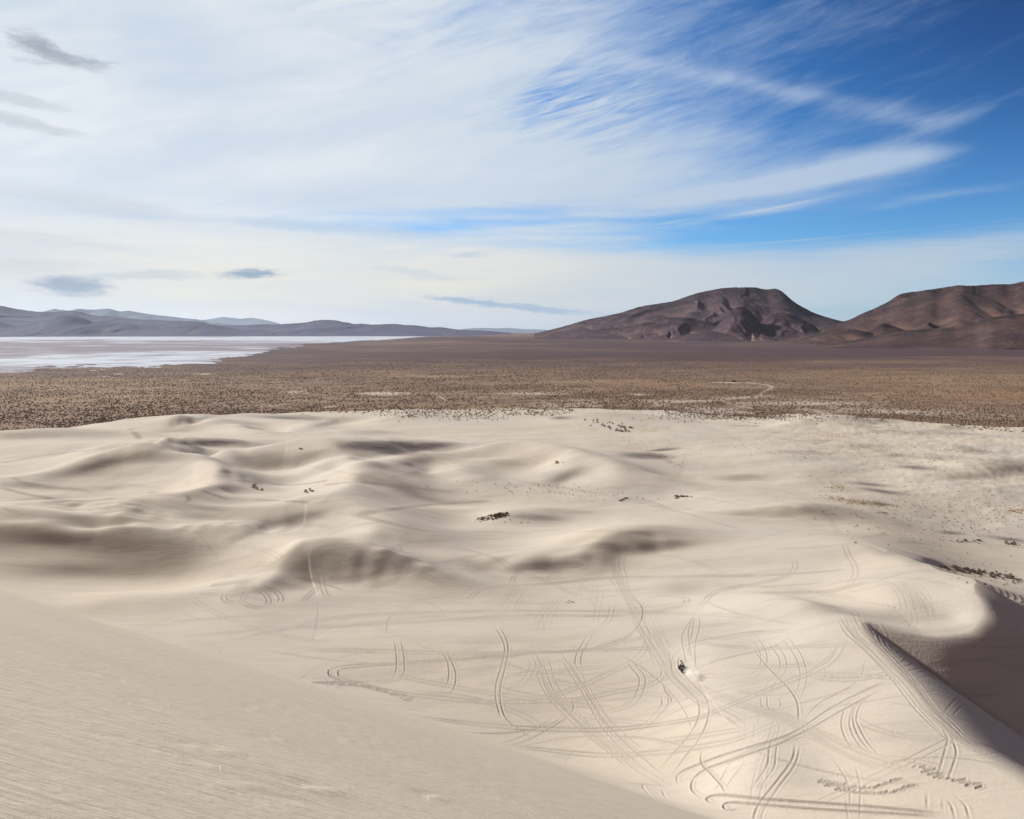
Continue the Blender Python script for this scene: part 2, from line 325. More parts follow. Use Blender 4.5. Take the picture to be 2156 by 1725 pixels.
# sharp wind-cut crests laid over the smooth relief: (points, height m, half width m)
CRESTS = [
 ([(450,1233,2),(540,1212,3.6),(600,1178,5.6),(640,1152,7.8),(675,1143,8.8),(720,1151,8.2),(800,1179,6),(900,1212,3.2),(1000,1250,1)], 2.4, 11),
 ([(60,1004,4.6),(130,990,6),(220,963,9.2),(300,943,12.6),(350,942,13),(410,955,12),(450,972,10.6),(468,990,9.4),(456,1008,8.8),(420,1028,8.4),(370,1046,8.2)], 2.4, 16),
 ([(500,958,7.5),(560,942,10.4),(620,931,12.4),(690,932,13.2),(735,948,13),(765,973,12),(760,1000,10.5),(730,1025,9.4)], 2.2, 16),
 ([(-60,1094,9),(120,1101,8.4),(250,1104,7.8),(400,1113,6.6),(500,1126,5.8),(580,1138,6)], 1.2, 10),
 ([(540,1080,5.8),(600,1068,7.4),(655,1057,8.5),(720,1066,8),(790,1092,7),(860,1120,5.2),(940,1150,3)], 1.6, 11),
 ([(1160,1184,2.6),(1220,1170,3.6),(1275,1147,5),(1330,1131,6.2),(1400,1126,6.4),(1470,1131,6)], .6, 8),
 ([(850,962,11),(930,938,12.2),(1040,928,13),(1100,926,13.4),(1180,940,12.8),(1260,963,11.4),(1330,988,9)], 1.6, 16),
 ([(1500,1258,4),(1560,1256,5.5),(1640,1264,7.2),(1720,1280,8.8),(1785,1299,9.8)], .9, 8),
]
RBF_C = 6.0
def rbf_fit():
    A = np.array(CTR)
    # guard ring holding the field flat outside the dunes
    g = []
    for th in np.radians(np.arange(-60, 61, 6)):
        for r in (900, 1100): g.append((r * math.sin(th), r * math.cos(th), 1.0, 0))
    for xx in (-420, -330, -250): 
        for yy in (150, 250, 350, 480): g.append((xx - yy * .25, yy, 4.0, 4))
    for xx in (240, 330, 430):
        for yy in (120, 200, 300, 420): g.append((xx + yy * .2, yy, 0.0, 4))
    for xx in (-150, -60, 0, 60, 130, 200): g.append((xx, 20, -2, 1)); g.append((xx, -60, -2, 1))
    g += [(90, 90, 6, 1), (110, 130, 4, 1), (85, 50, 5, 1)]
    A = np.vstack([A, np.array(g)])
    d = np.sqrt((A[:, None, 0] - A[None, :, 0]) ** 2 + (A[:, None, 1] - A[None, :, 1]) ** 2 + RBF_C ** 2)
    n = len(A)
    M = np.zeros((n + 1, n + 1)); M[:n, :n] = -d + np.diag(1.2 + 4.0 * A[:, 3]); M[:n, n] = 1; M[n, :n] = 1
    w = np.linalg.solve(M, np.append(A[:, 2], 0))
    return A[:, :2], w

def rbf_eval(C, w, x, y):
    x = np.asarray(x, float); sh = x.shape; x = x.ravel().astype(np.float32); y = np.asarray(y, float).ravel().astype(np.float32)
    out = np.empty(x.size, np.float32); W = w[:-1].astype(np.float32); C = C.astype(np.float32)
    for i in range(0, x.size, 20000):
        dx = x[i:i+20000, None] - C[None, :, 0]; dy = y[i:i+20000, None] - C[None, :, 1]
        out[i:i+20000] = -np.sqrt(dx * dx + dy * dy + np.float32(RBF_C ** 2)) @ W + w[-1]
    return out.reshape(sh).astype(float)

# plain, fan and playa beyond the sand: elevation table by azimuth column (photo u) and distance
TR = np.array([0, 700, 1200, 2300, 4000, 6000, 9000, 16000, 30000, 120000.])
TU = np.array([-900, 0, 560, 750, 900, 1000, 1100, 1250, 1600, 2156, 3000.])
def zv(v, r): return CAMZ + r * np.tan(-(PITCH + math.atan((v - CV) / FPX)))
TZ = np.array([
 #    0   700  1200 2300 4000 6000  9000 16000 30000 120000
 [-15, -15, -24, -35, -35, -35, -35, -35, -35, -35],
 [-15, -15, -24, -35, -35, -35, -35, -35, -35, -35],
 [-15, -15, -22, -30, -35, -35, -35, -35, -35, -35],
 [-15, -15, -20, -24, -26, -31, -35, -35, -35, -35],
 [-15, -15, -18, -20, -18, -12, -8, -35, -35, -35],
 [-15, -15, -17, -18, -10, 2, 15, -35, -35, -35],
 [-15, -15, -16, -15, -5, 15, 32, -20, -35, -35],
 [-15, -15, -16, -12, 0, 25, 40, -20, -35, -35],
 [-15, -15, -15, -10, -3, 20, 40, 0, -35, -35],
 [-15, -15, -15, -8, 2, 25, 50, 0, -35, -35],
 [-15, -15, -15, -8, 2, 25, 50, 0, -35, -35],
], float)
def plain_h(x, y):
    r = np.hypot(x, y) + 1e-6
    u = CU + FPX * np.tan(np.clip(np.arctan2(x, y), -1.2, 1.2)) / CP
    lr = np.log(np.maximum(r, 50)); LT = np.log(np.maximum(TR, 50.))
    iu = np.clip(np.searchsorted(TU, u) - 1, 0, len(TU) - 2); fu = np.clip((u - TU[iu]) / (TU[iu + 1] - TU[iu]), 0, 1)
    ir = np.clip(np.searchsorted(LT, lr) - 1, 0, len(LT) - 2); fr = np.clip((lr - LT[ir]) / (LT[ir + 1] - LT[ir]), 0, 1)
    fu = fu * fu * (3 - 2 * fu)
    z = (TZ[iu, ir] * (1 - fu) + TZ[iu + 1, ir] * fu) * (1 - fr) + (TZ[iu, ir + 1] * (1 - fu) + TZ[iu + 1, ir + 1] * fu) * fr
    return z

# edge of the sand, v in the photo as a function of u
EDGE = np.array([(-900, 900), (0, 891), (150, 886), (260, 877), (420, 870), (600, 866), (820, 864), (1000, 868), (1150, 866), (1300, 864), (1420, 868), (1560, 876), (1640, 872), (1700, 864), (1780, 866), (1860, 876), (2000, 886), (2156, 890), (3000, 892)], float)
def edge_r(u):
    v = np.interp(u, EDGE[:, 0], EDGE[:, 1])
    t = np.tan(PITCH + np.arctan((v - CV) / FPX))
    return (CAMZ + 13.5) / t

def u_of(x, y): return CU + FPX * np.tan(np.clip(np.arctan2(x, y), -1.2, 1.2)) / CP

def fore_h(x, y):
    """the slope below the camera: a slip face at the angle of repose"""
    d = .565 * x + .826 * y
    a = -.826 * x + .565 * y
    z = CAMZ - 2.3 - .577 * d + 0.6 * np.sin(a / 47.0) * sstep(0, 30, np.abs(d)) 
    return np.where(d < 0, CAMZ - 2.3 + .25 * d, z)

def smax(a, b, k):
    h = np.clip(0.5 + 0.5 * (a - b) / k, 0, 1)
    return b * (1 - h) + a * h + k * h * (1 - h)

CORR = None
def brink_line():
    P = np.array(BRINK, float); c = []
    for a, b in zip(P, P[1:]):
        n = 16; c += [a + (b - a) * k / n for k in range(n)]
    c = np.array(c + [P[-1]])
    for _ in range(40): c[1:-1] = (c[:-2] + 2 * c[1:-1] + c[2:]) / 4
    x, y = unproj(c[:, 0], c[:, 1], c[:, 2]); return np.stack([x, y, c[:, 2] + base_h(y)], 1)
def lee_face(x, y, z, C, w):
    B = brink_line(); sel = (x > 30) & (x < 330) & (y > -20) & (y < 330)
    if not sel.any(): return z
    px_, py_ = x[sel], y[sel]
    poly = np.vstack([B[:, :2], [(400, B[-1, 1] - 60), (400, 330), (B[0, 0] + 60, 330)]])
    ins = np.zeros(px_.shape, bool)
    for i in range(len(poly)):
        x1, y1 = poly[i]; x2, y2 = poly[(i + 1) % len(poly)]
        c = ((y1 > py_) != (y2 > py_)) & (px_ < (x2 - x1) * (py_ - y1) / (y2 - y1 + 1e-12) + x1); ins ^= c
    N = np.array(NOSE, float); nx_, ny_ = unproj(N[:, 0], N[:, 1], N[:, 2]); N = np.stack([nx_, ny_, N[:, 2] + base_h(ny_)], 1)
    best = np.full(px_.shape, 1e9); zc = np.zeros(px_.shape); lee = np.full(px_.shape, -99.0)
    zB = core(B[:, 0].copy(), B[:, 1].copy(), C, w)[0]; dB = B[:, 2] - zB; dl = np.zeros(px_.shape)
    ramp = np.clip(np.arange(len(B)) / 40.0, 0, 1) * (1 + .30 * sstep(80, 104, np.arange(len(B))) * sstep(168, 152, np.arange(len(B))))
    sl = np.zeros(px_.shape); rk = np.zeros(px_.shape); rad = np.full(px_.shape, 2.2)
    for k_, (a, b) in enumerate(zip(B, B[1:])):
        d = b - a; L2 = d[0] ** 2 + d[1] ** 2 + 1e-9; t = np.clip(((px_ - a[0]) * d[0] + (py_ - a[1]) * d[1]) / L2, 0, 1)
        dist = np.hypot(px_ - a[0] - t * d[0], py_ - a[1] - t * d[1]); m_ = dist < best; best[m_] = dist[m_]; zc[m_] = (a[2] + t * d[2])[m_]; dl[m_] = (dB[k_] + t * (dB[k_ + 1] - dB[k_]))[m_]; sl[m_] = .68 * ramp[k_]; rad[m_] = 2.2 + 2.8 * min(1, max(0, (k_ - 165) / 20)); rk[m_] = min(1.0, ramp[k_])
    drop = np.sqrt(best ** 2 + rad ** 2) - rad
    for a, b in zip(N, N[1:]):
        d = b - a; L2 = d[0] ** 2 + d[1] ** 2 + 1e-9; t = np.clip(((px_ - a[0]) * d[0] + (py_ - a[1]) * d[1]) / L2, 0, 1)
        lee = np.maximum(lee, a[2] + t * d[2] - .60 * (np.sqrt(np.hypot(px_ - a[0] - t * d[0], py_ - a[1] - t * d[1]) ** 2 + 9) - 3))
    line = py_ - np.interp(px_, N[:, 0], N[:, 1])
    floor = -4.5 - 24 * sstep(8, -22, line) + .8 * vnoise(px_ / 18, py_ / 18, 4)
    lee = smax(smax(zc - sl * drop, lee, 5.0), floor + base_h(py_), 7.0)
    far = sstep(250, 200, py_); wl = sstep(2, 14, best) * rk
    zs = z[sel] + dl * np.exp(-(best / 15) ** 2) * rk; zz = np.where(ins, (np.minimum(zs, lee) * (1 - wl) + lee * wl) * far + zs * (1 - far), zs)
    out = z.copy(); out[sel] = zz; return out
def crests(x, y):
    out = np.zeros(x.shape)
    for pts_, A, L in CRESTS:
        c = catmull(pts_, 14); X, Y = unproj(c[:, 0], c[:, 1], c[:, 2]); n = len(X)
        sel = (x > X.min() - 5 * L) & (x < X.max() + 5 * L) & (y > Y.min() - 5 * L) & (y < Y.max() + 5 * L)
        if not sel.any(): continue
        a, b = x[sel], y[sel]; best = np.full(a.shape, 1e9); am = np.zeros(a.shape)
        tp = np.sin(np.linspace(0, 1, n) * math.pi) ** 1.3
        for i in range(n - 1):
            dx_, dy_ = X[i + 1] - X[i], Y[i + 1] - Y[i]; t = np.clip(((a - X[i]) * dx_ + (b - Y[i]) * dy_) / (dx_ * dx_ + dy_ * dy_ + 1e-9), 0, 1)
            dd = np.hypot(a - X[i] - t * dx_, b - Y[i] - t * dy_); m_ = dd < best; best[m_] = dd[m_]; am[m_] = (tp[i] + t * (tp[i + 1] - tp[i]))[m_]
        out[sel] += A * am * (np.exp(-(np.sqrt(best ** 2 + 1.2) - 1.1) / L) - .25 * np.exp(-(best / (3 * L)) ** 2))
    return out

def core(x, y, C, w):
    r = np.hypot(x, y)
    er = edge_r(u_of(x, y))
    m = 1 - sstep(-40, 90, r - er - 26 * fbm(x / 34, y / 34, 3, 71))              # 1 on the dunes
    z = plain_h(x, y)
    near = r < 1100
    zd = np.zeros_like(z)
    zd[near] = rbf_eval(C, w, x[near], y[near]) + 0
    und = fbm(x / 26 + .4 * fbm(x / 50, y / 50, 2, 41), y / 20, 3, 43)
    n = .55 * und * sstep(230, 330, r) * sstep(800, 600, r) + fbm(x / 60, y / 60, 3, 5) * 0.5 + fbm(x / 9, y / 9, 2, 9) * 0.05
    right = sstep(30, 220, x - (y - 150) * .1) * sstep(250, 420, r)
    n = n + right * (fbm(x / 14, y / 14, 4, 31, .6) * .95) + .10 * fbm(x / 6, y / 6, 3, 33) * sstep(380, 520, r)
    z = np.where(near, m * (base_h(y) + zd + n) + (1 - m) * z, z)
    if CORR is not None: z = z + bspl(CORR, x, y) * sstep(110, 120, y)
    z = z + crests(x, y)
    return z, m

def terrain(x, y, C, w):
    z, m = core(x, y, C, w)
    return smax(fore_h(x, y), lee_face(x, y, z, C, w), 3.0), m
# ---------------------------------------------------------------- relief refinement
# broad faces of the dunes: (u, v, ru, rv, angle, tilt)  tilt < 0 leans away from the sun side, > 0 leans towards it
FACES = [
 (230,972,95,8,-14,-.8),(330,963,60,13,0,-.4),(425,993,34,22,0,.7),(395,1032,60,9,-15,.6),(180,1059,150,6,0,.5),(470,993,6,14,0,-.7),(60,1018,70,6,5,-.45),(100,1043,60,7,8,-.3),(230,1025,40,5,0,-.25),
 (160,955,80,4,-15,.4),(390,948,50,4,18,.15),(200,1083,220,6,-1,-.42),(450,1080,80,7,5,-.3),(250,1098,240,4.5,2,.6),(150,1138,190,26,3,-.65),(30,1130,80,26,0,-.5),(330,1158,130,32,5,-.5),(200,1200,200,22,0,-.5),
 (520,1182,70,26,-20,.25),(575,1196,55,10,-30,.55),(300,1243,150,5,-4,.3),(545,966,80,10,-5,-.45),(620,956,70,12,0,-.45),(722,985,22,28,0,.7),(700,1028,45,12,-25,.5),(480,1003,50,6,5,-.3),(560,1045,80,6,0,.2),
 (415,937,90,6,0,-.6),(820,943,115,12,2,-.42),(590,1106,75,9,-8,-.6),(535,1124,60,6,-15,-.4),(660,1062,40,6,0,.35),(755,1110,42,18,10,.6),(620,1133,80,4,0,.3),(800,1132,25,14,0,-.3),
 (690,1187,90,18,0,-.65),(618,1172,35,10,-40,-.45),(765,1190,60,14,25,-.6),(700,1214,110,10,0,-.4),(860,1212,80,14,20,-.22),(810,1166,90,3,22,.4),
 (800,1002,50,14,0,-.3),(865,985,50,7,-5,-.3),(945,985,30,9,0,.35),(1070,975,45,10,0,-.35),(1130,955,60,10,-10,.15),(1190,1003,50,13,-20,-.5),(1262,985,38,18,10,.45),(1350,1010,50,14,20,-.12),(1060,1068,150,5,0,.25),
 (1370,1152,72,9,-4,-.85),(1290,1167,35,12,-50,-.55),(1150,1188,115,7,3,-.65),(1000,1192,60,8,20,-.3),(1235,1140,60,10,-30,.35),(1690,1084,90,8,2,-.4),(1600,1075,60,6,0,-.2),(1560,1055,80,6,0,.2),(1565,1006,60,8,0,-.3),
 (2135,988,70,12,0,-.5),(2044,1003,80,8,0,-.35),(1770,992,60,7,0,-.2),(1825,940,60,5,0,-.25),(1708,966,60,6,0,-.15),(1960,1188,40,9,18,-1),(1890,1160,60,8,10,-.3),(2032,1298,28,24,0,.7),(1960,1252,60,18,20,.35),(1890,1300,80,10,5,-.1),
 (1920,1570,70,70,0,.45),(1700,1440,120,60,0,.12),(2060,1690,100,40,20,.4),(1740,1288,60,5,15,-.25),(1600,1690,120,14,0,-.12),
 (397,888,45,4,-12,-.7),(520,894,40,4,5,-.4),(60,918,110,4,-2,-.5),(370,906,50,4,-5,-.25),(700,890,60,6,-10,-.35),(630,879,60,4,2,-.4),(470,908,60,6,0,.4),(1000,1110,60,8,0,.1),
 (1150,1420,400,90,0,0),(900,1290,300,20,0,0),(1550,1180,200,20,0,.08),(1450,1330,120,30,0,.15),
]
SX0, SX1, SY0, SY1, SH = -330.0, 300.0, 100.0, 740.0, 2.5
def bspl(A, x, y):
    """smooth (cubic B-spline) lookup in the refinement grid"""
    fx = (x - SX0) / SH; fy = (y - SY0) / SH
    ok = (fx > 1) & (fy > 1) & (fx < A.shape[1] - 3) & (fy < A.shape[0] - 3)
    fx = np.where(ok, fx, 2); fy = np.where(ok, fy, 2); i = fx.astype(int); j = fy.astype(int); a = fx - i; b_ = fy - j
    def w(t): return ((1 - t) ** 3 / 6, (3 * t ** 3 - 6 * t ** 2 + 4) / 6, (-3 * t ** 3 + 3 * t ** 2 + 3 * t + 1) / 6, t ** 3 / 6)
    wx, wy = w(a), w(b_); s = 0
    for p in range(4):
        for q in range(4): s = s + A[j + q - 1, i + p - 1] * wx[p] * wy[q]
    return np.where(ok, s, 0)
def refine(C, w, iters=3):
    xs = np.arange(SX0, SX1, SH); ys = np.arange(SY0, SY1, SH); X, Y = np.meshgrid(xs, ys)
    z0, m = terrain(X, Y, C, w); z = z0.copy()
    hx, hy = math.sin(SUN_AZ), math.cos(SUN_AZ)
    fore = sstep(1.0, 4.0, z0 - fore_h(X, Y))
    def dX(A): return (np.roll(A, -1, 1) - np.roll(A, 1, 1)) / (2 * SH)
    def dY(A): return (np.roll(A, -1, 0) - np.roll(A, 1, 0)) / (2 * SH)
    edge = np.ones_like(X); edge[:3] = 0; edge[-3:] = 0; edge[:, :3] = 0; edge[:, -3:] = 0
    # right of the great crest the steep lee face keeps its own shape
    for it in range(iters):
        dz_ = z - CAMZ; dep = Y * CP - dz_ * SP; U = CU + FPX * X / dep; V = CV - FPX * (Y * SP + dz_ * CP) / dep
        num = np.zeros_like(X); den = np.zeros_like(X) + 1e-6
        for (u, v, ru, rv, ang, b_) in FACES:
            ca, sa = math.cos(math.radians(ang)), math.sin(math.radians(ang)); a = ((U - u) * ca + (V - v) * sa) / ru; c = (-(U - u) * sa + (V - v) * ca) / rv
            g = np.exp(-(a * a + c * c) * 1.1); D = -.76 * b_ if b_ < 0 else -.48 * b_
            num += g * D; den += g
        cov = np.clip(den * 1.1, 0, 1); Dt = num / den
        lee = sstep(0, 8, X - np.interp(Y, [60, 100, 106, 124, 150, 156, 170, 185], [52, 55, 54, 54, 60, 86, 88, 95])) * (Y < 190)
        # hidden ground: behind a nearer, higher line of sight
        el = np.arctan2(z - CAMZ, np.hypot(X, Y)); U0 = np.round((U + 200) / 8).astype(int); R_ = np.hypot(X, Y)
        vis = np.ones_like(X); order = np.argsort(R_.ravel()); mx = np.full(400, -9.0); uf = np.clip(U0.ravel(), 0, 399); ef = el.ravel(); vf = vis.ravel()
        for k in order:
            q = uf[k]
            if ef[k] < mx[q] - .003: vf[k] = 0
            elif ef[k] > mx[q]: mx[q] = ef[k]
        vis = vf.reshape(X.shape)
        wt = cov * edge * m * fore * (1 - lee) * vis
        D0s = dX(z0) * hx + dY(z0) * hy; D0c = -dX(z0) * hy + dY(z0) * hx
        Ts = Dt * wt + D0s * (1 - wt); ws = .10 + 3 * wt; wc = .05 * np.ones_like(X); wd = .00012 + .02 * (1 - edge) + .01 * lee + .01 * (1 - fore) + .004 * (1 - m)
        def Aop(q):
            gx_, gy_ = dX(q), dY(q); s = ws * (gx_ * hx + gy_ * hy); c = wc * (-gx_ * hy + gy_ * hx)
            r = -dX(s * hx - c * hy) - dY(s * hy + c * hx)
            L = (np.roll(q, 1, 0) + np.roll(q, -1, 0) + np.roll(q, 1, 1) + np.roll(q, -1, 1) - 4 * q) / SH ** 2
            L2 = (np.roll(L, 1, 0) + np.roll(L, -1, 0) + np.roll(L, 1, 1) + np.roll(L, -1, 1) - 4 * L) / SH ** 2
            return r + wd * q + .03 * L2
        s = ws * (Ts - D0s); rhs = -dX(s * hx) - dY(s * hy)           # solve for the change against z0
        q = z - z0; r = rhs - Aop(q); p = r.copy(); rs = (r * r).sum()
        for _ in range(900):
            Ap = Aop(p); al = rs / (p * Ap).sum(); q = q + al * p; r = r - al * Ap; rn = (r * r).sum()
            if rn < 1e-9 * (rhs * rhs).sum(): break
            p = r + rn / rs * p; rs = rn
        z = z0 + q
    return (z - z0)
# ---------------------------------------------------------------- wheel tracks (points read off enlarged crops of the photo)
def Z6(P): return [(631.6 + .3662 * a, 1184.2 + .3662 * b) for a, b in P]
def Z7(P): return [(1368.4 + .3652 * a, 1184.2 + .3652 * b) for a, b in P]
def Z5(P): return [(.3418 * a, 1157.9 + .3418 * b) for a, b in P]
def Zb(P): return [(.2563 * a, 1052.6 + .2563 * b) for a, b in P]
def Zc(P): return [(526.3 + .2563 * a, 1052.6 + .2563 * b) for a, b in P]
def Zd(P): return [(1052.6 + .2563 * a, 1052.6 + .2563 * b) for a, b in P]
def Ze(P): return [(1578.9 + .2675 * a, 1052.6 + .2675 * b) for a, b in P]
def Zt(P): return [(.2563 * a, 842.1 + .2563 * b) for a, b in P]
def Zu(P): return [(526.3 + .2563 * a, 842.1 + .2563 * b) for a, b in P]
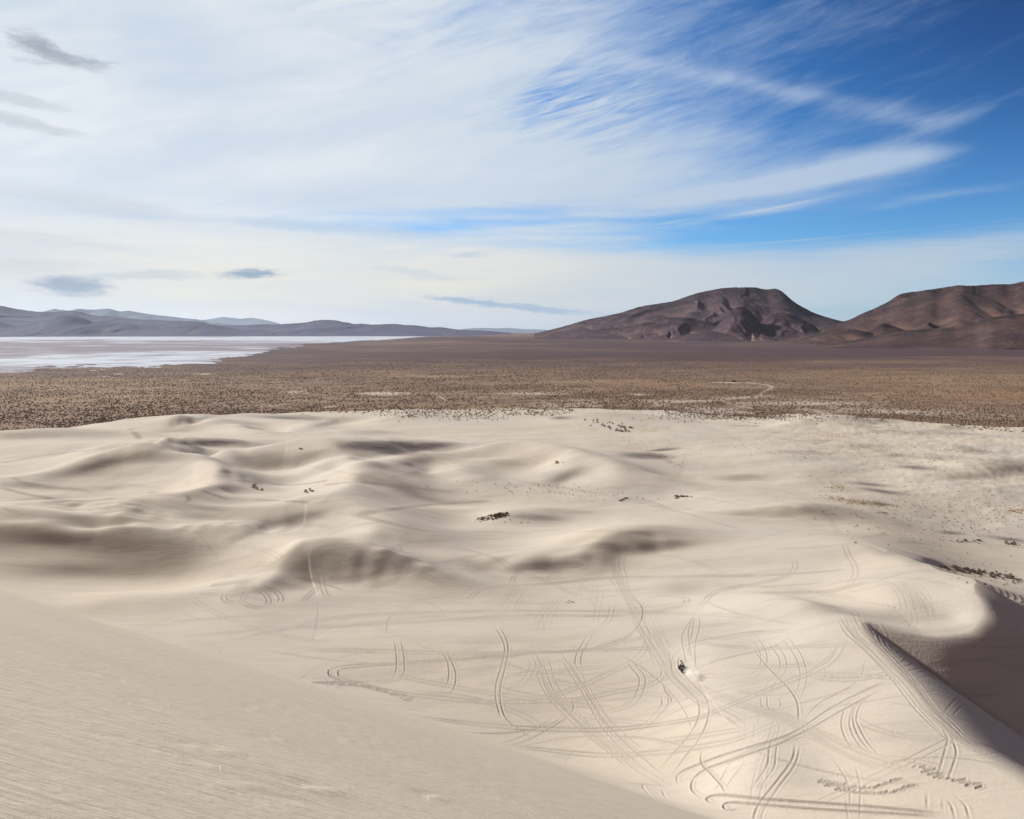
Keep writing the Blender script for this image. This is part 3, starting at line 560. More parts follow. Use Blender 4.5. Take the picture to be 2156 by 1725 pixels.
# (points, kind, width m, depth m): s = one rut, d = the two ruts of one machine
TRK = [
 (Z7([(1720,1452),(1590,1440),(1300,1412),(1000,1390),(700,1370),(500,1350),(400,1343),(345,1350),(325,1364),(350,1385),(400,1388)]), 's', .34, .26),
 (Z7([(1700,1468),(1250,1442),(900,1420),(600,1395),(470,1385),(428,1392),(422,1412),(455,1430),(505,1425),(520,1405)]), 's', .30, .24),
 (Z7([(170,1285),(155,1240),(190,1205),(270,1170),(400,1120),(560,1070),(700,1030),(800,995),(900,940),(1000,870),(1100,810),(1200,760),(1300,715),(1390,680)]), 's', .27, .20),
 (Z7([(320,1365),(260,1330),(240,1290),(260,1240),(330,1190),(440,1150),(600,1095),(740,1050),(870,990),(980,930),(1100,860),(1250,780),(1350,730)]), 's', .27, .20),
 (Z7([(60,1200),(150,1090),(220,1010),(270,930),(290,850),(270,780),(210,720),(150,660),(125,600),(130,560),(180,500),(260,460),(400,430),(550,405),(700,390)]), 's', .26, .18),
 (Z7([(120,1245),(200,1130),(280,1030),(330,930),(345,840),(320,770),(250,700),(190,630),(165,580),(180,540),(230,500),(330,460)]), 's', .26, .18),
 (Z7([(262,297),(215,370),(190,420),(190,470),(205,540),(215,600)]), 's', .2, .14),
 (Z7([(285,310),(290,370),(270,440),(262,520),(270,620)]), 's', .2, .14),
 (Z7([(262,300),(250,380),(235,460),(222,540)]), 's', .2, .14),
 (Z7([(255,300),(225,400),(230,470),(245,560)]), 's', .2, .14),
 (Z7([(262,297),(300,245),(380,180),(480,150),(640,120),(760,90),(820,60),(845,20),(830,-20)]), 'd', .22, .15),
 (Z7([(280,615),(380,570),(520,535),(650,505),(760,465),(820,420)]), 's', .24, .18),
 (Z7([(0,945),(150,920),(300,890),(450,830),(650,750),(850,670),(950,630),(1050,570),(1100,500),(1130,430)]), 'd', .22, .16),
 (Z7([(440,580),(560,600),(750,600),(900,590),(1000,575)]), 'd', .2, .10),
 (Z7([(1260,780),(1180,800),(1140,870),(1130,940),(1160,1020),(1210,1080),(1260,1120)]), 'd', .2, .14),
 (Z7([(1300,770),(1225,810),(1192,900),(1215,960),(1260,1040),(1325,1110)]), 's', .2, .16),
 (Z7([(1280,770),(1205,810),(1172,890),(1195,980),(1240,1050),(1295,1110)]), 's', .2, .16),
 (Z7([(1710,940),(1690,970),(1720,1010),(1700,1100),(1670,1200),(1640,1250)]), 's', .24, .2),
 (Z7([(1740,980),(1750,1030),(1770,1100),(1740,1200),(1710,1270)]), 's', .24, .2),
 (Z7([(840,1040),(830,1120),(790,1190),(720,1280),(650,1370),(610,1440),(600,1500)]), 's', .28, .22),
 (Z7([(870,1050),(850,1140),(820,1200),(750,1290),(690,1380),(650,1450),(645,1500)]), 's', .24, .18),
 (Z7([(720,990),(690,1080),(680,1170),(620,1260),(570,1340)]), 's', .26, .2),
 (Z7([(750,1000),(730,1090),(720,1180),(660,1270),(630,1370)]), 's', .22, .16),
 (Z7([(560,1120),(530,1180),(480,1240),(430,1320)]), 's', .24, .18),
 (Z7([(500,1110),(440,1200),(400,1280),(360,1340)]), 's', .24, .18),
 (Z7([(330,1050),(300,1100),(300,1160),(340,1200),(420,1290),(440,1340)]), 's', .26, .17),
 (Z7([(860,950),(860,880),(850,800),(800,720),(740,660),(680,600),(600,500)]), 's', .24, .16),
 (Z7([(890,920),(930,860),(1000,800),(1100,750),(1180,700),(1230,640),(1240,560)]), 's', .22, .14),
 (Z7([(1060,1130),(1150,1290),(1150,1480)]), 's', .2, .10), (Z7([(1180,1150),(1215,1290),(1210,1480)]), 's', .2, .10),
 (Z7([(1600,1320),(1600,1440)]), 's', .3, .2), (Z7([(1690,1340),(1690,1450)]), 's', .26, .14),
 (Z7([(1690,1350),(1740,1400),(1765,1500)]), 's', .26, .18), (Z7([(1750,1340),(1820,1400),(1850,1500)]), 's', .26, .18),
 (Z7([(1140,1340),(1135,1400),(1150,1500)]), 's', .2, .12), (Z7([(1205,1340),(1215,1400),(1210,1500)]), 's', .2, .12),
 (Z7([(870,215),(1000,243),(1150,290),(1300,340),(1450,400)]), 's', .2, .14), (Z7([(870,210),(1010,238),(1180,285),(1330,322)]), 's', .2, .14),
 (Z7([(560,270),(700,215),(860,212),(1000,190),(1150,150),(1260,120)]), 's', .2, .12),
 (Z7([(0,200),(100,195),(200,205),(225,225),(180,255),(0,275)]), 'd', .2, .12),
 (Z7([(1410,530),(1450,520),(1520,570),(1650,650),(1900,830),(2156,990)]), 's', .25, .14),
 (Z7([(1450,365),(1500,345),(1700,310),(1760,300)]), 'd', .2, .1), (Z7([(1520,270),(1535,340),(1500,390)]), 'd', .2, .08),
 (Z7([(660,740),(680,780),(680,830),(720,860),(760,820),(740,780),(700,780)]), 's', .2, .12),
 (Z7([(640,760),(650,830),(700,850),(800,830)]), 's', .2, .12),
 (Z7([(970,700),(1010,670),(1020,630),(1000,600)]), 's', .2, .12), (Z7([(1030,710),(1060,660),(1040,620)]), 's', .2, .12),
 (Z7([(600,430),(650,500),(660,580),(620,640),(520,680)]), 'd', .2, .11), (Z7([(780,430),(860,540),(890,650),(870,740),(840,800)]), 'd', .2, .12),
 (Z7([(700,450),(770,560),(760,640),(700,700),(680,770)]), 'd', .2, .11), (Z7([(1120,430),(1060,520),(960,600),(900,640)]), 's', .2, .12),
 (Z7([(0,640),(80,600),(120,560),(100,500)]), 's', .22, .15), (Z7([(0,720),(90,660),(130,610),(110,540)]), 's', .22, .15),
 (Z7([(0,925),(80,860),(130,790),(90,740),(80,690)]), 's', .22, .15), (Z7([(0,890),(60,840),(95,780)]), 's', .22, .13),
 (Z7([(0,1040),(300,1000),(600,950)]), 'd', .2, .10), (Z7([(0,1110),(250,1070),(500,1020),(800,900)]), 'd', .2, .10),
 (Z7([(270,450),(300,435),(420,440),(560,420),(700,400),(850,395)]), 'd', .2, .10),
 (Z7([(520,480),(620,410),(680,350),(690,310)]), 'd', .2, .08), (Z7([(860,500),(960,460),(1060,410)]), 'd', .2, .08),
 # middle floor
 (Z6([(300,695),(200,665),(160,640),(165,620),(210,603),(300,590),(500,580),(800,560),(1100,540),(1300,520),(1500,510),(1700,490),(1850,440),(1930,390),(1965,330),(1970,260),(1900,180)]), 's', .24, .2),
 (Z6([(270,680),(220,648),(218,630),(240,615),(400,598),(700,578),(1100,550),(1300,530),(1520,515),(1720,497),(1860,450),(1950,385)]), 's', .24, .2),
 (Z6([(165,650),(300,690),(500,740),(700,770),(900,790),(1100,805),(1400,800),(1600,790),(1800,750),(2000,710),(2090,660),(2100,600)]), 'd', .2, .15),
 (Z6([(0,390),(300,365),(700,340),(1000,320),(1300,305),(1900,310)]), 'd', .24, .16), (Z6([(0,340),(400,300),(900,285),(1300,278),(2156,285)]), 'd', .24, .15),
 (Z6([(-300,420),(0,378),(500,335),(900,300)]), 'd', .24, .14), (Z6([(-400,450),(0,365),(300,320),(500,300)]), 'd', .24, .13),
 (Z6([(0,500),(500,515),(1000,525),(1500,515),(2100,490)]), 'd', .22, .13),
 (Z6([(540,440),(555,520),(555,620),(520,690)]), 's', .22, .13), (Z6([(580,440),(600,540),(600,640),(560,700)]), 's', .22, .13),
 (Z6([(800,490),(850,570),(855,680),(810,750)]), 's', .22, .13), (Z6([(840,500),(880,580),(900,660),(880,740),(830,780)]), 's', .22, .14),
 (Z6([(1120,370),(1160,430),(1180,500),(1160,600),(1130,700),(1130,800),(1160,900)]), 's', .23, .15),
 (Z6([(1150,370),(1190,440),(1200,520),(1180,620),(1155,720),(1160,820),(1190,900),(1280,970),(1360,1030)]), 's', .23, .15),
 (Z6([(1555,770),(1578,830),(1540,890),(1450,950),(1320,1020),(1180,1060)]), 's', .24, .18), (Z6([(1500,850),(1420,920),(1300,990),(1200,1030),(1080,1050)]), 's', .22, .15),
 (Z6([(700,920),(900,970),(1100,985),(1300,970),(1450,930),(1540,860)]), 's', .24, .18),
 (Z6([(400,840),(700,890),(1000,930),(1400,960),(1800,960),(2156,920)]), 'd', .22, .16), (Z6([(1100,1040),(1500,1090),(1800,1110),(2156,1085)]), 'd', .22, .14),
 (Z6([(1340,560),(1335,620),(1280,700),(1200,740)]), 'd', .2, .12), (Z6([(1620,620),(1600,560),(1640,470),(1700,390),(1780,330),(1800,250)]), 'd', .22, .14),
 (Z6([(1350,800),(1600,720),(1800,630),(1930,560),(1990,490),(2000,420),(1960,340)]), 'd', .22, .14),
 (Z6([(1900,560),(1920,600),(1970,660),(1960,740),(1900,820),(1700,880)]), 'd', .22, .13), (Z6([(2090,740),(2100,820),(2000,930),(1880,990)]), 'd', .22, .14),
 (Z6([(2060,1200),(2156,1090)]), 's', .26, .2), (Z6([(1985,1260),(1970,1290),(2010,1330),(2080,1380)]), 's', .3, .18), (Z6([(2085,1300),(2090,1330),(2120,1360)]), 's', .3, .16),
 (Z6([(0,240),(100,150),(250,110),(480,70),(700,-20)]), 'd', .26, .14), (Z6([(960,230),(1040,160),(1130,140),(1250,130)]), 'd', .24, .14),
 (Z6([(1220,110),(1240,60),(1300,20),(1420,10)]), 's', .26, .14), (Z6([(540,300),(600,260),(750,200)]), 'd', .22, .10), (Z6([(500,420),(510,330),(560,280)]), 's', .22, .1),
 # slopes behind
 (Zb([(1180,465),(1100,440),(980,430),(880,450),(825,500),(830,550),(870,600),(930,650)]), 's', .4, .26), (Zb([(1140,462),(1060,443),(980,440),(900,462),(852,505),(855,550),(900,600)]), 's', .4, .26),
 (Zb([(1330,260),(1290,330),(1245,390),(1260,410),(1350,415),(1500,370),(1630,300)]), 's', .5, .3),
 (Zb([(180,285),(230,300),(300,310),(500,305),(800,300)]), 's', .5, .25), (Zb([(0,490),(400,490),(800,520),(1500,550)]), 'd', .3, .16),
 (Zb([(0,660),(150,600),(300,520),(500,470),(800,360)]), 'd', .3, .18), (Zb([(30,670),(200,580),(400,500)]), 'd', .3, .18), (Zb([(130,710),(300,610),(450,560),(700,490),(1040,400)]), 'd', .3, .16),
 (Zb([(280,745),(800,710),(1300,630),(1600,560),(2000,430)]), 'd', .3, .16), (Zb([(350,640),(700,660),(900,640),(1100,560),(1400,480)]), 's', .3, .15),
 (Zb([(500,860),(800,800),(1100,755),(1500,730),(1900,690)]), 'd', .3, .2), (Zb([(270,745),(275,620),(250,540),(300,350)]), 'd', .28, .12),
 (Zb([(0,60),(300,140),(900,150),(1400,130)]), 's', .4, .2), (Zb([(1000,245),(1100,265),(1240,240),(1160,210),(1040,215)]), 's', .4, .2),
 (Zc([(0,705),(120,720),(240,770),(260,830),(220,860)]), 'd', .26, .16), (Zc([(-60,840),(20,880),(120,880),(165,840),(150,800),(90,750),(-20,720),(-120,740),(-200,770),(-210,820),(-120,860)]), 'd', .26, .16),
 (Zc([(20,700),(-80,850)]), 'd', .26, .12),
 (Zc([(430,860),(520,760),(600,690),(750,660),(900,640),(1100,600),(1400,570),(2000,570)]), 'd', .28, .16), (Zc([(300,650),(450,650),(600,690),(800,750)]), 's', .3, .16),
 (Zc([(1000,400),(1200,380),(1400,340),(2156,320)]), 'd', .3, .14), (Zc([(1000,400),(1300,470),(1500,520),(1800,470),(2156,410)]), 'd', .32, .17), (Zc([(1780,840),(1900,740),(2156,690)]), 'd', .28, .16),
 (Zc([(1240,380),(1250,430),(1400,430)]), 's', .3, .14), (Zc([(850,100),(1200,80),(1500,40)]), 'd', .32, .16), (Zc([(800,100),(1100,180),(1500,260),(2100,260)]), 'd', .32, .14),
 (Zc([(580,560),(610,740),(650,810)]), 'd', .26, .14),
 (Zd([(0,710),(400,690),(900,640),(1500,630),(2156,620)]), 'd', .32, .18), (Zd([(1620,910),(1750,770),(1850,730),(2156,690)]), 'd', .26, .18), (Zd([(1250,900),(1450,880),(1540,840),(1530,810)]), 'd', .26, .13),
 (Zd([(0,570),(500,530),(750,560)]), 'd', .32, .16), (Zd([(900,310),(1000,275),(1100,268),(1300,290)]), 'd', .32, .18), (Zd([(0,850),(400,850),(900,790),(1300,760)]), 's', .26, .12),
 (Zd([(370,670),(430,600),(480,560)]), 's', .3, .2), (Zd([(100,690),(120,630),(220,570)]), 'd', .28, .16), (Zd([(0,310),(300,260),(600,240)]), 's', .3, .16),
 (Zd([(700,550),(720,480),(780,420)]), 'd', .28, .12), (Zd([(1640,570),(1670,480)]), 'd', .26, .08), (Zd([(1740,300),(1760,270),(1800,250)]), 'd', .3, .14),
 (Ze([(745,330),(770,420),(820,500),(840,580),(800,650),(740,710)]), 'd', .28, .16), (Ze([(0,670),(200,630),(320,580),(365,520),(340,470)]), 'd', .28, .16),
 (Ze([(0,730),(560,725),(740,690),(1000,630)]), 'd', .28, .14), (Ze([(860,300),(960,285),(1100,280)]), 's', .4, .3), (Ze([(0,600),(500,570),(800,545)]), 'd', .3, .14),
 (Ze([(0,690),(500,660),(600,640)]), 's', .3, .12), (Ze([(760,740),(790,720),(890,712)]), 's', .3, .2), (Ze([(1140,350),(1200,335),(1350,345),(1500,370)]), 's', .4, .18), (Ze([(920,665),(1100,610),(1220,580)]), 's', .3, .16),
 (Zt([(0,520),(500,440),(1000,390)]), 'd', .5, .22), (Zt([(0,720),(300,790),(700,830),(1300,760)]), 'd', .5, .24), (Zt([(1830,650),(2156,690)]), 'd', .5, .22),
 (Zt([(1070,250),(1130,290),(1150,340)]), 's', .6, .3), (Zt([(1060,250),(1100,235),(1400,205)]), 's', .6, .3), (Zt([(1640,740),(1900,830)]), 'd', .5, .22), (Zt([(1500,780),(1560,800),(1560,830),(1450,850)]), 's', .5, .25),
 (Zu([(0,680),(350,700),(650,660)]), 's', .5, .25), (Zu([(600,700),(900,680),(1300,720),(1700,760)]), 's', .5, .22), (Zu([(850,950),(1400,870),(2000,830)]), 'd', .5, .25),
 (Zu([(1150,640),(1400,590)]), 's', .5, .2), (Zu([(0,820),(500,840)]), 's', .5, .2),
]
# bundles of tracks that follow one another: (points, count, spread px, wobble px, width, depth)
BUN = [
 (Z7([(0,370),(60,470),(120,580),(200,690),(330,740),(470,800),(700,870),(900,950),(1000,1010),(1300,1150),(1640,1250)]), 10, 14, 6, .2, .11),
 (Z7([(0,440),(90,560),(160,680),(300,800),(480,900),(600,1000)]), 7, 10, 5, .2, .12),
 (Z7([(20,300),(70,430),(120,540),(140,620)]), 6, 9, 4, .2, .12),
 (Z7([(560,800),(560,900),(540,1000),(480,1100),(420,1200)]), 5, 16, 5, .2, .12),
 (Z7([(850,800),(760,900),(720,1000),(640,1200),(620,1440)]), 5, 12, 5, .2, .14),
 (Z7([(450,900),(600,870),(740,800),(850,760)]), 4, 14, 5, .2, .10),
 (Z7([(1140,310),(1190,400),(1280,480),(1400,600),(1500,700),(1600,830),(1700,930),(1800,1020),(1950,1080),(2156,1180)]), 16, 11, 5, .3, .17),
 (Z7([(1170,320),(1260,350),(1310,400),(1340,480),(1420,580)]), 7, 9, 4, .3, .15),
 (Z7([(1650,1190),(1680,1120),(1690,1060)]), 3, 6, 2, .2, .1),
 (Z6([(1330,450),(1380,560),(1410,650),(1450,750),(1550,860),(1700,1000),(1850,1120),(2000,1230),(2156,1310)]), 9, 11, 4, .22, .14),
 (Z6([(1500,480),(1600,640),(1680,780),(1760,900),(1900,1050),(2156,1260)]), 5, 8, 4, .22, .14),
 (Z6([(1880,180),(1960,320),(2050,480),(2120,600),(2170,700)]), 10, 14, 5, .22, .13),
 (Z6([(1800,40),(1850,150),(1930,280),(1960,420)]), 6, 10, 4, .24, .12),
 (Z6([(0,690),(500,640),(900,540),(1300,400)]), 8, 12, 6, .2, .09),
 (Z6([(300,700),(700,620),(1000,500),(1150,400)]), 8, 14, 6, .2, .09),
 (Z6([(600,720),(900,650),(1300,560)]), 8, 16, 5, .2, .09),
 (Z6([(900,620),(1300,500),(1700,400),(1960,360)]), 5, 12, 6, .2, .09),
 (Z6([(0,400),(600,350),(1400,320)]), 4, 9, 3, .24, .10),
 (Z6([(100,500),(900,520)]), 3, 9, 3, .22, .09),
 (Z6([(1150,300),(1250,200),(1400,60)]), 7, 18, 6, .22, .10),
 (Z6([(1380,380),(1420,280),(1500,150)]), 5, 16, 6, .22, .10),
 (Z6([(1050,500),(1200,400),(1500,250)]), 6, 20, 6, .22, .09),
 (Zc([(0,640),(200,560),(350,490),(500,460),(650,460),(800,480),(1000,560),(1100,600)]), 8, 7, 2, .3, .13),
 (Zc([(100,600),(300,540),(500,520),(700,530),(900,600)]), 5, 6, 2, .3, .13),
 (Zc([(100,590),(300,460),(420,390),(520,350)]), 6, 5, 2, .3, .16),
 (Zc([(-420,870),(-200,800),(100,740),(400,760)]), 4, 5, 2, .3, .14),
 (Zc([(1500,560),(1800,590),(2156,560)]), 4, 5, 2, .32, .16),
 (Zc([(0,270),(200,200),(450,130),(700,150)]), 6, 6, 2, .34, .14),
 (Zb([(0,540),(700,560),(1500,590)]), 4, 14, 3, .3, .11),
 (Zb([(100,380),(800,390),(1300,410)]), 6, 10, 3, .3, .10),
 (Zb([(-100,760),(200,590),(600,440)]), 4, 9, 3, .3, .13),
 (Zb([(500,860),(800,800),(1100,755),(1500,730),(1900,680),(2156,640)]), 7, 5, 2, .32, .2),
 (Zb([(600,900),(900,840),(1200,780)]), 6, 5, 2, .3, .18),
 (Zd([(900,560),(930,480),(980,420),(1050,370),(1200,340),(1700,370)]), 10, 7, 3, .34, .17),
 (Zd([(980,430),(960,500),(980,600),(1050,760),(1150,900)]), 9, 12, 5, .3, .14),
 (Zd([(450,640),(480,560),(560,480)]), 5, 14, 5, .28, .12),
 (Zd([(600,420),(1200,350),(1600,360)]), 3, 5, 2, .34, .14),
 (Zd([(100,900),(300,720),(420,600)]), 8, 26, 6, .24, .11),
 (Zd([(700,870),(760,760),(800,640)]), 7, 26, 6, .24, .11),
 (Ze([(1000,640),(1250,700),(1350,850),(1400,1050)]), 9, 26, 5, .3, .09),
 (Zt([(0,620),(300,700),(900,760)]), 4, 5, 2, .5, .16),
 (Zu([(900,640),(1200,660),(1600,560)]), 4, 6, 3, .5, .16),
 (Zu([(640,380),(1000,400),(1500,420)]), 5, 5, 3, .5, .2),
 (Z5([(330,330),(700,270),(1100,240),(1500,190),(1750,120)]), 6, 4, 2, .34, .18),
 (Z5([(800,465),(1200,430),(1800,380)]), 4, 4, 2, .26, .12),
 (Z5([(1020,545),(1500,500),(2100,440)]), 4, 4, 2, .26, .12),
]
# ---------------------------------------------------------------- materials
def new_mat(name):
    m = bpy.data.materials.new(name); m.use_nodes = True
    t = NT(m.node_tree); t.n.clear()
    out = t.node('ShaderNodeOutputMaterial'); b = t.node('ShaderNodeBsdfPrincipled'); t.l.new(b.outputs[0], out.inputs[0])
    b.inputs['Roughness'].default_value = .9; b.inputs['Specular IOR Level'].default_value = .15
    return m, t, b
def bump(t, b, h, dist, strength=1.0, prev=None):
    n = t.node('ShaderNodeBump'); n.inputs['Distance'].default_value = dist; n.inputs['Strength'].default_value = strength
    t.put(n.inputs['Height'], h)
    if prev is not None: t.l.new(prev, n.inputs['Normal'])
    t.l.new(n.outputs[0], b.inputs['Normal']); return n.outputs[0]
def simple(name, col, rough=.6, metal=0.0, var=.15, sc=6.0):
    m, t, b = new_mat(name)
    tcn = t.node('ShaderNodeTexCoord'); n = t.noise(tcn.outputs['Object'], sc, 3)
    c = t.mix(n, tuple(x * (1 - var) for x in col), tuple(min(1, x * (1 + var)) for x in col))
    t.l.new(c, b.inputs['Base Color']); b.inputs['Roughness'].default_value = rough; b.inputs['Metallic'].default_value = metal
    return m

# one ground material for the whole sheet: sand, scrub plain and salt blend through vertex masks
M_ground, t, b = new_mat("ground_surface")
geo = t.node('ShaderNodeNewGeometry'); P = geo.outputs['Position']
sandm, gold, lag_shade, salt, pale, near, dark = [t.attr(k) for k in ('sand', 'gold', 'lag_shade', 'salt', 'pale', 'slope', 'dark')]
n1 = t.noise(P, .012, 4); n2 = t.noise(P, .15, 5, .6); n3 = t.noise(P, 2.2, 4, .6)
n4 = t.noise(t.mapping(P, (1, 1, 1)), 14.0, 3, .7)
sc = t.mix(t.mr(n1, .35, .65), (.485, .452, .410), (.505, .456, .385))
sc = t.mix(t.m('MULTIPLY', t.mr(n2, .4, .7), .30), sc, (.41, .385, .355))
sc = t.mix(t.m('MULTIPLY', t.mr(n3, .3, .75), .16), sc, (.30, .27, .24))
sc = t.mix(t.m('MULTIPLY', t.mr(n4, .45, .8), .22), sc, (.30, .27, .24))
rut_shade = t.attr('rut'); sc = t.mix(t.m('MULTIPLY', rut_shade, .55), sc, (.20, .17, .155))  # shade of the rut walls painted into the sand colour
stk = t.noise(t.mapping(P, (.035, .30, 0), (0, 0, math.radians(-8))), 1.0, 6, .62)
sc = t.mix(t.m('MULTIPLY', t.mr(stk, .48, .68), t.m('MULTIPLY', t.m('SUBTRACT', 1.0, near), .20)), sc, (.28, .245, .235))
# long grain-sorted streaks along the near slope
st1 = t.noise(t.mapping(P, (.18, 2.6, 0), (0, 0, math.radians(34))), 1.0, 5, .62)
st2 = t.noise(t.mapping(P, (.9, 9, 0), (0, 0, math.radians(34))), 1.0, 4, .6)
stv = t.m('MULTIPLY', t.mr(t.m('ADD', t.m('MULTIPLY', st1, .6), t.m('MULTIPLY', st2, .4)), .47, .62), near)
sc = t.mix(t.m('MULTIPLY', near, .8), sc, t.mix(n2, (.52, .465, .385), (.48, .43, .36)))  # near slope painted creamier to offset its grey, grazing light
sc = t.mix(t.m('MULTIPLY', stv, .13), sc, (.30, .27, .25))
gm = t.m('MULTIPLY', gold, t.mr(t.noise(P, .55, 5, .7), .42, .62))
sc = t.mix(t.m('MULTIPLY', gm, .6), sc, (.40, .30, .17))
lm = t.m('MULTIPLY', lag_shade, t.mr(t.noise(t.mapping(P, (.35, 1.3, 1), (0, 0, .3)), .35, 5, .65), .25, .6, .55, 1.0))
sc = t.mix(t.m('MULTIPLY', lm, .9), sc, (.085, .068, .078))  # painted lee shade, together with gravel and mottling
# scrub plain soil
p1 = t.noise(P, .0022, 5, .6); p2 = t.noise(t.mapping(P, (1, 1.6, 0)), .09, 6, .68); p3 = t.noise(P, .5, 4, .7)
pc = t.mix(t.mr(p1, .42, .60), (.22, .145, .105), (.34, .225, .125))
pc = t.mix(t.m('MULTIPLY', t.mr(p2, .38, .62), .6), pc, (.125, .085, .072))
p4 = t.noise(t.mapping(P, (.6, 1.0, 0)), .012, 5, .62, .6); pc = t.mix(t.m('MULTIPLY', t.mr(p4, .48, .62), .6), pc, (.34, .26, .185))
pc = t.mix(t.m('MULTIPLY', t.mr(p3, .5, .7), .6), pc, (.40, .32, .25))
pc = t.mix(dark, pc, t.mix(t.mr(p2, .3, .7), (.105, .064, .075), (.060, .040, .049)))
pc = t.mix(t.m('MULTIPLY', pale, t.mr(p3, .3, .55, .5, 1.0)), pc, (.52, .47, .42))
# salt flat
s1 = t.noise(t.mapping(P, (1, 1, 0)), .0011, 6, .62, 1.0); s2 = t.noise(P, .0006, 4)
ss = t.mr(t.m('ADD', t.m('MULTIPLY', salt, 1.0), t.m('MULTIPLY', t.m('SUBTRACT', s1, .5), 1.7)), .25, .85)
s3 = t.noise(P, .006, 4, .6); ss = t.m('MULTIPLY', ss, t.mr(s3, .30, .58, .35, 1.0))
pc2 = t.mix(ss, (.21, .19, .235), (.50, .57, .68))
isalt = t.attr('playa')
pc = t.mix(1.0, pc, (.80, .78, .78), 'MULTIPLY')
base = t.mix(isalt, pc, pc2)
nb = t.noise(P, .22, 5, .7)
ms = t.mr(t.m('ADD', sandm, t.m('MULTIPLY', t.m('SUBTRACT', nb, .5), .55)), .42, .60)
base = t.mix(ms, base, sc)
t.l.new(base, b.inputs['Base Color'])
b.inputs['Roughness'].default_value = 1.0
# ripples and pocks
rp = t.noise(t.mapping(P, (1, 5, 0), (0, 0, math.radians(34))), 1.1, 5, .65)
hgt = t.m('ADD', t.m('MULTIPLY', rp, t.m('MULTIPLY', near, .18)), t.m('MULTIPLY', n3, .10))
hgt = t.m('ADD', hgt, t.m('MULTIPLY', st1, t.m('MULTIPLY', near, .25)))
rp2 = t.noise(t.mapping(P, (.22, .9, 0), (0, 0, math.radians(10))), 1.0, 5, .66); hgt = t.m('ADD', hgt, t.m('MULTIPLY', t.m('MULTIPLY', rp2, t.m('SUBTRACT', 1.0, near)), .28))
bump(t, b, hgt, .32, .85)

# ---------------------------------------------------------------- ground mesh
C_, w_rbf = rbf_fit(); CORR = refine(C_, w_rbf)
TH = np.radians(np.concatenate([np.linspace(-52, -32.5, 36)[:-1], np.linspace(-32.5, 32.5, NCOL), np.linspace(32.5, 52, 36)[1:]]))
RR = np.concatenate([np.geomspace(.4, 60, 240), 60 / np.tan(np.radians(np.linspace(45, 4.2, NROW)))[1:], np.geomspace(820, 3000, 230)[1:], np.geomspace(3000, 95000, 170)[1:]])
T2, R2 = np.meshgrid(TH, RR)
GX, GY = R2 * np.sin(T2), R2 * np.cos(T2)
GZ, GM = terrain(GX, GY, C_, w_rbf)

def grid_sample(A, x, y):
    r = np.hypot(x, y); th = np.arctan2(x, y)
    i = np.clip(np.searchsorted(RR, r) - 1, 0, len(RR) - 2); j = np.clip(np.searchsorted(TH, th) - 1, 0, len(TH) - 2)
    fi = np.clip((r - RR[i]) / (RR[i + 1] - RR[i]), 0, 1); fj = np.clip((th - TH[j]) / (TH[j + 1] - TH[j]), 0, 1)
    return (A[i, j] * (1 - fi) + A[i + 1, j] * fi) * (1 - fj) + (A[i, j + 1] * (1 - fi) + A[i + 1, j + 1] * fi) * fj

def pix2ground(u, v):
    """where the view ray through photo points meets the ground"""
    X, Y, Z = ray(u, v); X = np.atleast_1d(X); Y = np.atleast_1d(Y); Z = np.atleast_1d(Z)
    s = np.geomspace(6, 30000, 700)
    px_, py_, pz_ = X[:, None] * s, Y[:, None] * s, CAMZ + Z[:, None] * s
    g = grid_sample(GZ, px_, py_)
    hit = pz_ < g
    k = np.where(hit.any(1), hit.argmax(1), len(s) - 1)
    k0 = np.maximum(k - 1, 0); ii = np.arange(len(k))
    a = pz_[ii, k0] - g[ii, k0]; bb = g[ii, k] - pz_[ii, k]
    f = np.clip(a / (a + bb + 1e-9), 0, 1)
    lo_, hi_ = s[k0].copy(), s[k].copy()
    for _ in range(12):
        md = .5 * (lo_ + hi_); und_ = CAMZ + Z * md < grid_sample(GZ, X * md, Y * md)
        hi_ = np.where(und_, md, hi_); lo_ = np.where(und_, lo_, md)
    ss_ = .5 * (lo_ + hi_)
    x, y = X * ss_, Y * ss_
    return x, y, grid_sample(GZ, x, y)

